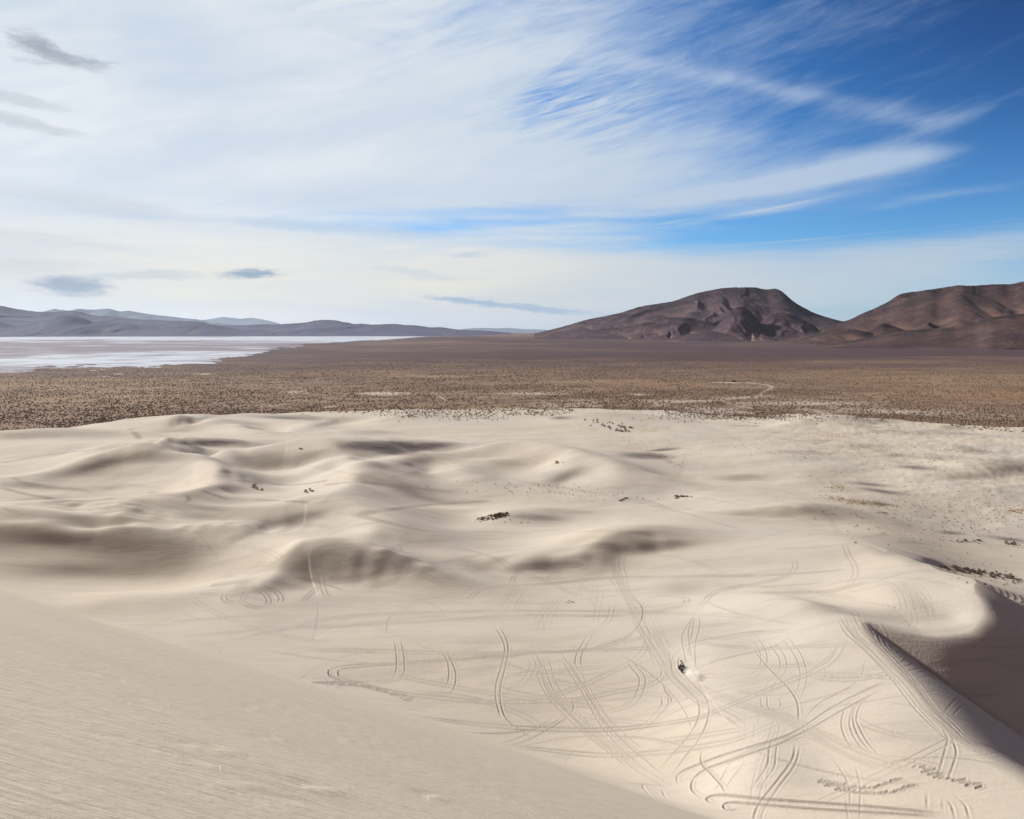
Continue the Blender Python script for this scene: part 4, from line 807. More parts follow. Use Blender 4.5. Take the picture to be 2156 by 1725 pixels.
# wheel ruts pressed into rasters of the sand, then sampled onto the sheet
class Raster:
    def __init__(s, x0, x1, y0, y1, c):
        s.x0, s.y0, s.c = x0, y0, c; s.nx, s.ny = int((x1 - x0) / c), int((y1 - y0) / c)
        s.lo = np.zeros(s.nx * s.ny, np.float32); s.ti = np.zeros(s.nx * s.ny, np.float32); s.hi = np.zeros(s.nx * s.ny, np.float32)
    def rut(s, x, y, w, d):
        tx, ty = np.gradient(x), np.gradient(y); n = np.hypot(tx, ty) + 1e-9; nx, ny = -ty / n, tx / n
        rad = 3.0 * w; offs = np.arange(-rad, rad + 1e-6, s.c * .6)
        fade = np.clip(np.minimum(np.arange(len(x)), np.arange(len(x))[::-1]) * s.c * .8 / 3.0, 0, 1)
        for o in offs:
            i = ((x + nx * o - s.x0) / s.c).astype(int); j = ((y + ny * o - s.y0) / s.c).astype(int)
            ok = (i >= 0) & (j >= 0) & (i < s.nx) & (j < s.ny); k = (j * s.nx + i)[ok]
            np.minimum.at(s.lo, k, (-d * fade * math.exp(-(o / (.62 * w)) ** 2)).astype(np.float32)[ok])
            np.minimum.at(s.ti, k, (-np.abs(d) * fade * math.exp(-(o / (1.5 * w)) ** 4)).astype(np.float32)[ok])
            np.maximum.at(s.hi, k, (.45 * d * fade * math.exp(-((abs(o) - 1.35 * w) / (.5 * w)) ** 2)).astype(np.float32)[ok])
    def sample(s, x, y, tint=False):
        A = (s.ti if tint else s.lo + s.hi).reshape(s.ny, s.nx)
        fx = (x - s.x0) / s.c - .5; fy = (y - s.y0) / s.c - .5
        ok = (fx > 0) & (fy > 0) & (fx < s.nx - 2) & (fy < s.ny - 2)
        i = np.clip(fx, 0, s.nx - 2).astype(int); j = np.clip(fy, 0, s.ny - 2).astype(int); fx = fx - i; fy = fy - j
        v = (A[j, i] * (1 - fx) + A[j, i + 1] * fx) * (1 - fy) + (A[j + 1, i] * (1 - fx) + A[j + 1, i + 1] * fx) * fy
        return np.where(ok, v, 0)
RA = Raster(-70, 110, 80, 250, .10); RB = Raster(-260, 260, 225, 620, .22)
rng = np.random.default_rng(7)
def lay(P, w0, d, kind='s', gauge=.5):
    c = catmull(P, 4.0)
    x, y, z = pix2ground(c[:, 0], c[:, 1])
    g = np.hypot(np.diff(x), np.diff(y)); 
    cut = np.where(g > 14)[0]
    segs = np.split(np.arange(len(x)), cut + 1)
    for sgm in segs:
        if len(sgm) < 4: continue
        xs, ys = x[sgm], y[sgm]
        for _ in range(2):
            xs[1:-1] = (xs[:-2] + 2 * xs[1:-1] + xs[2:]) / 4; ys[1:-1] = (ys[:-2] + 2 * ys[1:-1] + ys[2:]) / 4
        L = np.concatenate([[0], np.cumsum(np.hypot(np.diff(xs), np.diff(ys)))])
        if L[-1] < 2: continue
        for R_, c_ in ((RA, .08), (RB, .18)):
            q = np.arange(0, L[-1], c_); X_, Y_ = np.interp(q, L, xs), np.interp(q, L, ys)
            if R_ is RA and Y_.min() > 252: continue
            if R_ is RB and Y_.max() < 224: continue
            tx, ty = np.gradient(X_), np.gradient(Y_); n = np.hypot(tx, ty) + 1e-9
            w = .66 * w0 * max(1.0, float(np.mean(Y_)) / 215)
            al = np.abs(tx / n * math.sin(SUN_AZ) + ty / n * math.cos(SUN_AZ)); dd = (.32 + 1.0 * al) * d * (.8 + .35 * vnoise(q / 6, q * 0 + w0 * 9, 3)) 
            for o in ((-gauge, gauge) if kind == 'd' else (0,)):
                R_.rut(X_ - ty / n * o, Y_ + tx / n * o, w, dd)
for P_, kind, wd, dp in TRK: lay(P_, wd, dp, kind)
for P_, cnt, spr, wob, wd, dp in BUN:
    P_ = np.array(P_, float)
    for k in range(cnt):
        d0 = rng.normal(0, spr * .8, 2) * (1, .6); d1 = rng.normal(0, spr * .8, 2) * (1, .6)
        f = np.linspace(0, 1, len(P_))[:, None]
        Q = P_ + d0 * (1 - f) + d1 * f + rng.normal(0, wob * .35, P_.shape) * (1, .6)
        a, bq = rng.uniform(0, .3), rng.uniform(.7, 1)
        c = catmull(Q, 12.0); c = c[int(a * len(c)):max(int(bq * len(c)), int(a * len(c)) + 3)]
        lay(c, wd * rng.uniform(.7, 1.0), dp * rng.uniform(.35, .8), 'd' if rng.random() < .5 else 's')
# faint older tracks everywhere on the flats
for k in range(150):
    u0, v0 = rng.uniform(-40, 2150), rng.uniform(985, 1640); ang = rng.normal(0, .35) if rng.random() < .7 or v0 < 1280 else rng.uniform(0, 3.14)
    Ln = rng.uniform(120, 520); bend = rng.normal(0, .5)
    s_ = np.linspace(-.5, .5, 6); a_ = ang + bend * s_
    P_ = np.stack([u0 + Ln * s_ * np.cos(a_), v0 + Ln * s_ * np.sin(a_) * .5], 1)
    lay([tuple(p) for p in P_], .22 + (.12 if v0 < 1150 else 0), rng.uniform(.05, .11), 'd' if rng.random() < .5 else 's')
# foot prints: short pits in broken rows
def prints(P, n, spr):
    c = catmull(P, 3.0); idx = np.sort(rng.integers(0, len(c), n))
    q = c[idx] + rng.normal(0, spr, (n, 2)) * (1, .35)
    x, y, _ = pix2ground(q[:, 0], q[:, 1])
    for i in range(n):
        L = rng.uniform(.25, .6); a_ = rng.uniform(-.5, .5); s_ = np.arange(-L, L, .05)
        fx, fy = x[i] + s_ * math.cos(a_), y[i] + s_ * math.sin(a_)
        RA.rut(np.concatenate([fx[:1]] * 40 + [fx] + [fx[-1:]] * 40) + np.linspace(0, 1e-4, len(fx) + 80), np.concatenate([fy[:1]] * 40 + [fy] + [fy[-1:]] * 40), .17, .17 * rng.uniform(.6, 1.2))
prints(Z7([(990,1258),(1080,1280),(1200,1300),(1300,1295),(1430,1255)]), 60, 2.5)
prints(Z7([(1000,1270),(1120,1310),(1250,1330),(1400,1325),(1520,1285)]), 60, 2.5)
prints(Z7([(1560,1180),(1700,1240),(1900,1290)]), 40, 7)
prints(Z6([(-60,690),(200,700),(420,720),(640,790)]), 110, 6)
prints(Z6([(150,690),(380,690)]), 30, 3)

dR = np.gradient(RR)[:, None] / 2
def avg(Rs, tint=False):
    o = 0
    for f_, k_ in ((-1.6, .5), (-1.1, 1), (-.6, 1.5), (-.2, 2), (.2, 2), (.6, 1.5), (1.1, 1), (1.6, .5)): o = o + Rs.sample(GX + dR * f_ * np.sin(T2), GY + dR * f_ * np.cos(T2), tint) * k_ / 10
    return o
kA, kB = avg(RA), avg(RB)
dz_t = kA * (GY < 250)
dz_t = np.where(GY < 232, dz_t, np.where(GY < 248, dz_t * (248 - np.clip(GY, 232, 248)) / 16 + kB * (np.clip(GY, 232, 248) - 232) / 16, kB))
fz = fore_h(GX, GY)
foreness = sstep(-.5, 1.0, fz - GZ + 1.0)             # 1 on the near slope
GS = GZ + dz_t * (1 - foreness) * (1 - .8 * sstep(165, 235, GY))
# wind-carved ledges and ripples on the near slope
aa = -.826 * GX + .565 * GY; dd_ = .565 * GX + .826 * GY
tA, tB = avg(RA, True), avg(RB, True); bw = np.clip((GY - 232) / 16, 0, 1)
rut_shade_m = np.clip(-(tA * (1 - bw) + tB * bw) / .17, 0, 1) * (1 - foreness)
q = dd_ + .10 * aa
led = fbm(aa / 16 + q * .02, q / 1.7, 3, 61) * .10 + fbm(aa / 30, q / 5.5, 2, 67) * .22
fd = np.clip(np.hypot(GX, GY) / 14, .12, 1)
GS = GS + foreness * led * fd
# hand-placed scoops on the near slope
def scoop(P, w, d):
    c = catmull(P, 3.0); x, y, _ = pix2ground(c[:, 0], c[:, 1]); out = np.zeros_like(GZ)
    box = (GX > x.min() - 12) & (GX < x.max() + 12) & (GY > y.min() - 12) & (GY < y.max() + 12) & (R2 < 120)
    bx, by = GX[box], GY[box]; best = np.full(bx.shape, 1e9); tt = np.zeros(bx.shape); sd_ = np.zeros(bx.shape)
    tx, ty = np.gradient(x), np.gradient(y); n = np.hypot(tx, ty)
    for i in range(len(x)):
        ddx, ddy = bx - x[i], by - y[i]; dist = np.hypot(ddx, ddy); m_ = dist < best
        best[m_] = dist[m_]; tt[m_] = i / (len(x) - 1); sd_[m_] = ((-ty[i] * ddx + tx[i] * ddy) / n[i])[m_]
    r_ = np.hypot(bx, by); ww = w * r_
    out[box] = -1.6 * d * r_ * np.sin(np.clip(tt, 0, 1) * math.pi) ** .7 * (sd_ / ww) * np.exp(-(best / ww) ** 2) * 1.6
    return out
for P_, w_s, d_s in ((Z5([(1160,1330),(1300,1345),(1450,1385),(1650,1430),(1850,1480),(2100,1515)]), .022, .0035), (Z5([(1080,1215),(1200,1225),(1300,1250),(1450,1270)]), .016, .0022),
                     (Z5([(640,870),(760,905),(900,940),(1040,980)]), .012, .0016), (Z5([(500,770),(620,790),(760,830)]), .012, .0012), (Z5([(780,960),(900,990),(1000,1010)]), .014, .0014),
                     (Z5([(1300,1460),(1500,1500),(1750,1540),(2000,1600)]), .018, -.0018), (Z6([(-60,1290),(100,1320),(260,1350)]), .014, .0022), (Z6([(690,1350),(780,1352),(860,1370)]), .012, .0018),
                     (Z6([(150,1000),(300,1040),(440,1070)]), .006, .0007), (Z5([(1520,970),(1620,985),(1720,1010)]), .008, .0010), (Z5([(1560,1165),(1660,1180),(1750,1190)]), .008, .0010)):
    GS = GS + scoop(P_, w_s, d_s) * foreness

# ---------------------------------------------------------------- masks
dzv = GS - CAMZ; dep = GY * CP - dzv * SP
VU = CU + FPX * GX / np.maximum(dep, .1); VV = CV - FPX * (GY * SP + dzv * CP) / np.maximum(dep, .1)   # where each piece of ground lies in the survey photo
def spot(u, v, ru, rv, ang=0.0, p=2):
    ca, sa = math.cos(math.radians(ang)), math.sin(math.radians(ang))
    a = ((VU - u) * ca + (VV - v) * sa) / ru; c = (-(VU - u) * sa + (VV - v) * ca) / rv
    return np.exp(-np.abs(a * a + c * c) ** (p / 2))
def disc(u, v, world_r, ang=0.0, asp=1.0):
    x, y, _ = pix2ground(u, v); x, y = x[0], y[0]
    return np.exp(-(((GX - x) / world_r) ** 2 + ((GY - y) / (world_r * asp)) ** 2))
A_sand = GM.copy()
lag_shade_m = np.zeros_like(GZ)  # shade behind the far crests as dark colour, plus gravel and mottled patches
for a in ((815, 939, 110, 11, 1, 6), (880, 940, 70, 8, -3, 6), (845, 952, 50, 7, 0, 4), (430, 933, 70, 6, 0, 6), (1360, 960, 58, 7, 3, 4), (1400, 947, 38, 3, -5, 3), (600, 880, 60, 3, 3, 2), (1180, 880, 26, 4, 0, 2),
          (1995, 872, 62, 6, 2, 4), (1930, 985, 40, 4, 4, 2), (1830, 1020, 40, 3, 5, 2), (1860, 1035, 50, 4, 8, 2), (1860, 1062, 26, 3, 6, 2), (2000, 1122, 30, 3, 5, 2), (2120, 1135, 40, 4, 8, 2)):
    lag_shade_m = np.maximum(lag_shade_m, spot(*a))
lag_shade_m = np.maximum(lag_shade_m, .5 * spot(1128, 1090, 58, 6.5, 3, 4)); lag_shade_m = np.maximum(lag_shade_m, .35 * spot(1225, 1079, 30, 3, 0, 2))
goldm = np.zeros_like(GZ)
for a in ((1745, 915, 60, 6, 0, 2), (1935, 915, 30, 5, 5, 2), (2030, 948, 60, 4, 3, 3), (1765, 1027, 22, 7, 10, 2), (1790, 1055, 55, 5, 9, 3), (1840, 1062, 40, 4, 9, 2), (1860, 1080, 20, 3, 5, 2), (2140, 1077, 30, 6, 0, 2), (1370, 905, 50, 8, 0, 2), (1860, 885, 120, 4, 0, 2), (1640, 910, 50, 5, 0, 2), (2060, 1215, 60, 8, 15, 2), (1400, 968, 40, 4, 20, 2)):
    goldm = np.maximum(goldm, spot(*a))
goldm = np.maximum(goldm, .8 * spot(1250, 905, 60, 9, 0)) 
rgt = sstep(20, 160, GX - (GY - 250) * .12) * sstep(300, 420, GY) * (R2 < 900)
lag_shade_m = np.maximum(lag_shade_m, .42 * rgt * sstep(.12, .55, fbm(GX / 22, GY / 34, 4, 101)))
goldm = np.maximum(goldm, .55 * rgt * sstep(.05, .5, fbm(GX / 30, GY / 45, 4, 107)))
palem = np.zeros_like(GZ)
for a in ((810, 829, 52, 4, 0, 4), (625, 826, 22, 3, 0, 2), (1120, 829, 60, 2.5, 0, 2), (1345, 831, 30, 1.8, 0, 2), (430, 788, 16, 1.3, 0, 4), (1530, 806, 34, 1.2, 1, 6), (1450, 845, 90, 3, 0, 2), (1560, 838, 60, 2.5, -4, 2), (1700, 850, 130, 5, 0, 2), (1900, 868, 200, 6, 2, 2), (1220, 866, 60, 5, 5, 2), (1500, 868, 60, 4, 0, 2), (1080, 862, 40, 3, 0, 2), (960, 868, 120, 5, 0, 2), (250, 788, 10, 1, 0, 2), (220, 793, 14, 1, 0, 2), (930, 838, 14, 1.5, 30, 2), (700, 856, 30, 1, -8, 2), (570, 855, 26, 1.2, -6, 2)):
    palem = np.maximum(palem, spot(*a))
er_ = edge_r(u_of(GX, GY)); palem = np.maximum(palem, .8 * sstep(.02, .4, fbm(GX / 26, GY / 60, 4, 131)) * sstep(330, 20, R2 - er_) * sstep(900, 1400, VU) * (R2 < 2000))
def pathmask(P, w):
    c = catmull(P, 1.5); m_ = np.zeros_like(GZ)
    for u, v in c:
        m_ = np.maximum(m_, np.exp(-(((VU - u) / w) ** 2 + ((VV - v) / (w * .45)) ** 2)))
    return m_
bx_ = (VV > 800) & (VV < 850) & (R2 > 500)
road = [(1545, 804), (1590, 807), (1615, 811), (1626, 815), (1618, 821), (1606, 826), (1602, 833), (1594, 837)]
SV = (VU, VV)
mm = np.zeros_like(GZ); sub = bx_
def pathmask_sub(P, w):
    c = catmull(P, 1.2); u_, v_ = VU[sub], VV[sub]; o = np.zeros(u_.shape)
    for u, v in c: o = np.maximum(o, np.exp(-(((u_ - u) / w) ** 2 + ((v_ - v) / (w * .4)) ** 2)))
    mm[sub] = np.maximum(mm[sub], o)
pathmask_sub(road[2:], 3.2); pathmask_sub([(1540, 805), (1505, 806)], 1.8); pathmask_sub([(1620, 812), (1600, 809), (1570, 806)], 1.6)
palem = np.maximum(palem, mm)
# salt: shoreline of the playa by photo column
SH = np.array([(-900, 783), (0, 781), (60, 778), (150, 771), (200, 774), (260, 772), (330, 772), (400, 765), (480, 756), (540, 749), (560, 741), (600, 734), (640, 724), (700, 720), (760, 718), (820, 715), (880, 710), (905, 708)], float)
shv = np.interp(VU, SH[:, 0], SH[:, 1]); rag = fbm(VU / 45, VV / 2.5, 4, 77) * 9 + fbm(VU / 14, VV / 1.2, 3, 79) * 4
far_ok = sstep(17500, 15000, R2) * sstep(930, 890, VU) * (R2 > 1800)
playam = sstep(.8, -.8, VV - shv + rag * 1.4 * sstep(712, 735, VV)) * far_ok
saltm = .50 + .35 * fbm(VU / 90, VV / 1.6, 4, 83)
for u, v, ru, rv, k in ((250, 712, 700, 3.5, .45), (700, 715, 260, 4, .35), (300, 763, 180, 7, .45), (450, 745, 150, 5, .5), (100, 760, 110, 6, .30), (330, 752, 160, 4, .3), (150, 733, 280, 6, -.30), (450, 727, 220, 3, -.35), (30, 722, 100, 3, -.15), (60, 748, 120, 4, -.25), (380, 737, 160, 2, -.1), (620, 727, 80, 4, -.5)):
    saltm = saltm + k * np.exp(-((VU - u) / ru) ** 2 - ((VV - v) / rv) ** 2)
# dark desert pavement on the fan and below the mountains
darkm = .95 * sstep(805, 745, VV) * (R2 > 1200)
for u, v, ru, rv, k in ((1000, 735, 260, 5, -.25), (900, 722, 160, 6, -.35), (1050, 706, 120, 4, -.5), (760, 728, 120, 5, -.2), (1200, 748, 400, 6, .2), (1900, 745, 320, 9, .3), (1500, 735, 300, 8, .05), (1900, 762, 240, 3, -.45), (2060, 752, 150, 3, -.35), (1750, 742, 80, 3, -.3), (200, 790, 400, 10, .35), (1300, 775, 200, 3, .2)):
    darkm = darkm + k * np.exp(-((VU - u) / ru) ** 2 - ((VV - v) / rv) ** 2)
darkm = np.clip(darkm + .38 * fbm(VU / 160, VV / 4, 4, 91) * (R2 > 1000), 0, 1)

# ---------------------------------------------------------------- ground sheets from the grid
nr, nc = GX.shape
F = (np.arange(nr - 1)[:, None] * nc + np.arange(nc - 1)[None]).ravel()
quads = np.stack([F, F + 1, F + nc + 1, F + nc], 1)
cm = A_sand[:-1, :-1].ravel(); cp_ = playam[:-1, :-1].ravel()
co_all = np.stack([GX, GY, GS], -1).reshape(-1, 3)
ATT = dict(sand=A_sand, gold=goldm, lag_shade=lag_shade_m, salt=saltm, pale=palem, slope=foreness, dark=darkm, playa=playam, rut=rut_shade_m)
def sheet_mesh(name, sel, label=None):
    q = quads[sel]; used = np.unique(q); mp = np.full(nr * nc, -1, np.int32); mp[used] = np.arange(len(used))
    q = mp[q][:, ::-1].astype(np.int32)
    me = bpy.data.meshes.new(name); me.vertices.add(len(used)); me.vertices.foreach_set('co', co_all[used].astype(np.float32).ravel())
    me.loops.add(q.size); me.loops.foreach_set('vertex_index', q.ravel())
    me.polygons.add(len(q)); me.polygons.foreach_set('loop_start', np.arange(0, q.size, 4, dtype=np.int32))
    me.update(calc_edges=True); me.polygons.foreach_set('use_smooth', np.ones(len(q), bool))
    for k, A in ATT.items():
        at = me.attributes.new(k, 'FLOAT', 'POINT'); at.data.foreach_set('value', A.ravel()[used].astype(np.float32))
    me.materials.append(M_ground); o = link(bpy.data.objects.new(name, me)); o['kind'] = 'structure'
    if label: o['label'] = label
    return o
sheet_mesh('sand_dunes', cm > .5, 'pale sand dunes crossed by wheel tracks')
sheet_mesh('salt_flat', (cm <= .5) & (cp_ > .5), 'white salt flat streaked with dark mud')
sheet_mesh('desert_plain', (cm <= .5) & (cp_ <= .5), 'brown scrub plain between the dunes and the hills')

# ---------------------------------------------------------------- hills
def hill_mat(name, c1, c2, c3, sc):
    m, t, b = new_mat(name); geo = t.node('ShaderNodeNewGeometry'); P = geo.outputs['Position']
    n = t.noise(P, sc, 6, .55); n2 = t.noise(t.mapping(P, (1, 1, 5)), sc * 2.2, 6, .65)
    sp = t.node('ShaderNodeSeparateXYZ'); t.l.new(geo.outputs['Normal'], sp.inputs[0])
    c = t.mix(t.mr(n, .42, .58), c1, c2); n5 = t.noise(P, sc * 8, 5, .7); c = t.mix(t.m('MULTIPLY', t.mr(n5, .5, .7), .35), c, c3)
    f = t.attr('scree'); c = t.mix(t.m('MULTIPLY', f, t.mr(n2, .3, .6, .4, 1.0)), c, c3)
    rk = t.attr('rock'); c = t.mix(t.m('MULTIPLY', rk, t.mr(n2, .4, .55)), c, tuple(x * .55 for x in c1))
    t.l.new(c, b.inputs['Base Color']); b.inputs['Roughness'].default_value = 1.0
    bump(t, b, t.m('ADD', n, t.m('MULTIPLY', n2, .5)), .07 / sc, .6)
    return m
def hill(name, layers, base_z, mat, label, n_th=700, n_r=260, gul=1.0, seed=0):
    """layers: (crest [(u, v)], distance, depth of the near flank, depth of the far flank, gully amplitude, gully width)"""
    us = [p[0] for L in layers for p in L[0]]
    th0, th1 = [math.atan2((u - CU) / FPX, CP) for u in (min(us), max(us))]
    r0 = min(L[1] - L[2] for L in layers); r1 = max(L[1] + L[3] for L in layers)
    th = np.linspace(th0, th1, n_th); r = np.linspace(r0, r1, n_r); T, R = np.meshgrid(th, r)
    X, Y = R * np.sin(T), R * np.cos(T); U = CU + FPX * np.tan(T) / CP
    base = grid_sample(GZ, X, Y) - 2.0
    Z = base - 30.0; rock = np.zeros_like(Z); scree = np.zeros_like(Z)
    for li, (cr, dist, wn, wf, ga, gw) in enumerate(layers):
        cr = np.array(cr, float); cc = catmull(cr, 4.0); o = np.argsort(cc[:, 0])
        v = np.interp(U, cc[o, 0], cc[o, 1]); inside = sstep(cr[:, 0].min(), cr[:, 0].min() + 6, U) * sstep(cr[:, 0].max(), cr[:, 0].max() - 6, U)
        k = 6.0 / FPX * dist
        us_ = CU + FPX * np.tan(th) / CP; v1 = np.interp(us_, cc[o, 0], cc[o, 1]); kw = max(3, int(len(us_) * .05)); vp = np.pad(v1, kw, 'edge'); vs1 = np.convolve(np.convolve(vp, np.ones(kw) / kw, 'same'), np.ones(kw) / kw, 'same')[kw:-kw]
        vs = np.interp(U, us_, vs1); jit = fbm(U / 7, R / gw * .5, 3, seed + 5) * gw * .008
        wob = fbm(U / 70, U * 0 + 3, 2, seed + li) * wn * .10
        rc = dist + wob
        Vn = (v - CV) / FPX; tanel = (-SP - Vn * CP) / (CP - Vn * SP)
        # correct for azimuth: forward distance is rc*cos(T)
        zc = CAMZ + tanel * rc * np.cos(T)
        H0 = np.maximum(zc - base, 0); Vs = (vs - CV) / FPX; Hs = np.maximum(CAMZ + (-SP - Vs * CP) / (CP - Vs * SP) * rc * np.cos(T) - base, 0) * 1.0
        s = np.clip((R - (rc - wn)) / wn, 0, 1); H = Hs * (1 - s ** 3) + H0 * s ** 3; s2 = np.clip((rc + wf - R) / wf, 0, 1)
        side = X / gw + fbm(X / gw * .5, R / gw * .35, 3, seed + 11 + li) * 1.3
        rid = 1 - np.abs(fbm(side, R / gw * .22, 3, seed + 21 + li)) * 2.2
        rid2 = fbm(X / gw * 2.6, R / gw * 1.2, 3, seed + 41)
        g = s ** 1.35 * .8 + .2 * s ** 3
        env = np.clip(4 * s * (1 - s), 0, 1) ** .8
        z = base + H * g + jit * s ** 5 + H * env * ga * ((rid - .45) * .27 + rid2 * .09)
        zb = base + H0 * s2 ** 1.3 + jit
        z = np.where(R < rc, z, zb) * inside + (base - 30) * (1 - inside)
        z = np.where((s <= 0) | (s2 <= 0), base - 30, z)
        up = z > Z
        rock = np.where(up, np.clip((s - .72) / .2, 0, 1), rock); scree = np.where(up, np.clip((.35 - rid) * 2, 0, 1) * np.clip(1.2 - s, 0, 1), scree)
        Z = np.maximum(Z, z)
    co = np.stack([X, Y, Z], -1).reshape(-1, 3); n1_, n2_ = X.shape
    F = (np.arange(n1_ - 1)[:, None] * n2_ + np.arange(n2_ - 1)[None]).ravel(); q = np.stack([F + n2_, F + n2_ + 1, F + 1, F], 1)[:, ::-1]
    keep = ((co[:, 2] - base.reshape(-1))[q].max(1) > -25); q = q[keep][:, ::-1].astype(np.int32)
    me = bpy.data.meshes.new(name); me.vertices.add(len(co)); me.vertices.foreach_set('co', co.astype(np.float32).ravel())
    me.loops.add(q.size); me.loops.foreach_set('vertex_index', np.ascontiguousarray(q[:, ::-1]).ravel()); me.polygons.add(len(q)); me.polygons.foreach_set('loop_start', np.arange(0, q.size, 4, dtype=np.int32))
    me.update(calc_edges=True); me.polygons.foreach_set('use_smooth', np.ones(len(q), bool))
    for k_, A in (('rock', rock), ('scree', scree)):
        at = me.attributes.new(k_, 'FLOAT', 'POINT'); at.data.foreach_set('value', A.ravel().astype(np.float32))
    me.materials.append(mat); o = link(bpy.data.objects.new(name, me)); o['kind'] = 'structure'; o['label'] = label
    return o
def Ya(P): return [(.3417 * a, 605.3 + .3417 * b_) for a, b_ in P]
def Yb(P): return [(684.2 + .3417 * a, 605.3 + .3417 * b_) for a, b_ in P]
def Yc(P): return [(1421 + .3408 * a, 579 + .3408 * b_) for a, b_ in P]
MH1 = hill_mat('purple_brown_rock', (.044, .026, .042), (.064, .040, .050), (.23, .155, .14), .0035)
MH2 = hill_mat('dark_brown_rock', (.038, .022, .026), (.062, .036, .034), (.17, .105, .08), .0035)
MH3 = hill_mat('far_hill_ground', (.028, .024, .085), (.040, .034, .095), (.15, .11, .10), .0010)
MH4 = hill_mat('haze_blue_ground', (.055, .085, .13), (.075, .105, .15), (.12, .14, .17), .0006)  # blue of the air painted into the ground colour of the farthest ranges
peak = [(1120,703),(1140,699),(1180,689),(1205,682),(1240,672),(1300,660),(1350,645),(1395,638)] + Yc([(0,158),(100,122),(200,97),(300,80),(400,76),(480,76),(540,86),(570,90),(600,84),(630,88),(660,105),(700,140),(740,172),(800,205),(860,235),(940,262),(1020,284),(1080,290),(1160,310)])
hill('table_mountain', [
    (peak, 6600, 1500, 1500, .42, 210),
    ([(1130,712),(1190,700),(1260,694),(1330,686),(1370,676),(1421,668),(1480,676),(1530,700)], 5700, 700, 700, .5, 150),
    (Yc([(-200,330),(-60,300),(60,262),(140,278),(220,290),(300,330)]), 5500, 600, 600, .5, 130),
    (Yc([(150,400),(240,330),(300,270),(350,215),(400,195),(450,215),(510,275),(570,340),(640,395)]), 5350, 620, 700, .5, 120),
    (Yc([(480,360),(560,260),(620,232),(700,240),(780,275),(860,315),(900,345)]), 5500, 500, 600, .45, 120),
    (Yc([(-60,400),(100,360),(200,345),(330,365),(480,400)]), 5000, 420, 500, .4, 110),
    ], 8, MH1, 'purple-brown flat-topped mountain right of centre', seed=3)
hill('brown_mountain', [
    (Yc([(600,420),(700,395),(800,360),(900,330),(1000,300),(1080,275),(1150,240),(1230,205),(1310,165),(1360,130),(1400,112),(1500,100),(1600,85),(1680,72),(1740,63),(1830,66),(1950,58),(2060,56),(2110,45),(2156,36),(2260,0),(2500,-20),(2900,40),(3500,120),(4200,260)]), 5600, 1500, 1500, .40, 210),
    (Yc([(650,430),(760,400),(880,362),(960,335),(1060,330),(1180,350),(1260,372)]), 4600, 420, 420, .45, 110),
    (Yc([(960,400),(1100,362),(1200,345),(1280,300),(1330,310),(1420,340),(1500,380)]), 4700, 400, 500, .5, 110),
    ], 2, MH2, 'reddish brown mountain at the right edge', seed=9)
hill('dark_foothill', [
    (Yc([(850,436),(1000,425),(1150,395),(1300,365),(1420,345),(1560,335),(1700,322),(1800,295),(1900,270),(2050,250),(2156,240),(2400,230),(2900,250),(3600,330)]), 4100, 700, 600, .28, 140),
    ], 2, MH2, 'low dark foothill in front of the brown mountain', seed=15)
hill('left_hill_range', [
    (Ya([(-3200,290),(-2600,215),(-1900,175),(-1400,190),(-900,140),(-600,150),(-400,120),(-200,105),(0,113),(40,118),(110,133),(220,148),(300,152),(380,148),(430,143),(480,147),(530,157),(580,172),(700,178),(830,193),(1000,203),(1180,207),(1250,213),(1290,224),(1320,230),(1450,233),(1600,228),(1700,228),(1800,222),(1890,215),(1940,205),(2000,200),(2060,202),(2100,208),(2156,215)])
      + Yb([(100,212),(150,222),(190,226),(220,222),(300,229),(400,225),(460,228),(500,232),(560,234),(650,246),(720,245),(800,258),(870,263),(1000,268),(1130,279),(1200,290)]), 21000, 3800, 3000, .5, 900),
    (Ya([(-300,215),(-100,190),(0,205),(60,225),(150,238),(220,230),(300,205),(400,172),(500,185),(600,215),(800,225),(950,245),(1100,262)]), 18800, 1500, 1500, .5, 700),
    (Ya([(900,262),(1100,245),(1250,228),(1350,238),(1500,262),(1700,275)]), 18600, 1200, 1200, .4, 700),
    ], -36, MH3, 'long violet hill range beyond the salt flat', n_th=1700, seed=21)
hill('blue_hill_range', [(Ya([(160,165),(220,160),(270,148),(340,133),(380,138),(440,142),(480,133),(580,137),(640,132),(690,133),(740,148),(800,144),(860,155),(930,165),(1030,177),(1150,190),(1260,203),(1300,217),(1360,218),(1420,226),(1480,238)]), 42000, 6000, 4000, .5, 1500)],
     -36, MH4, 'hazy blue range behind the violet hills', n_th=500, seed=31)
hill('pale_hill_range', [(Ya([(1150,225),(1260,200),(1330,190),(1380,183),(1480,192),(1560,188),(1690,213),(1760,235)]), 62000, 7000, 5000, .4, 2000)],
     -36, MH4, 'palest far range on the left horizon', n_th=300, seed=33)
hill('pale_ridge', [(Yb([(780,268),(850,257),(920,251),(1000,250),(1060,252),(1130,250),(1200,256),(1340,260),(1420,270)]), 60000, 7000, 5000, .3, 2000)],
     -36, MH4, 'faint pale ridge on the horizon left of the flat-topped mountain', n_th=300, seed=35)
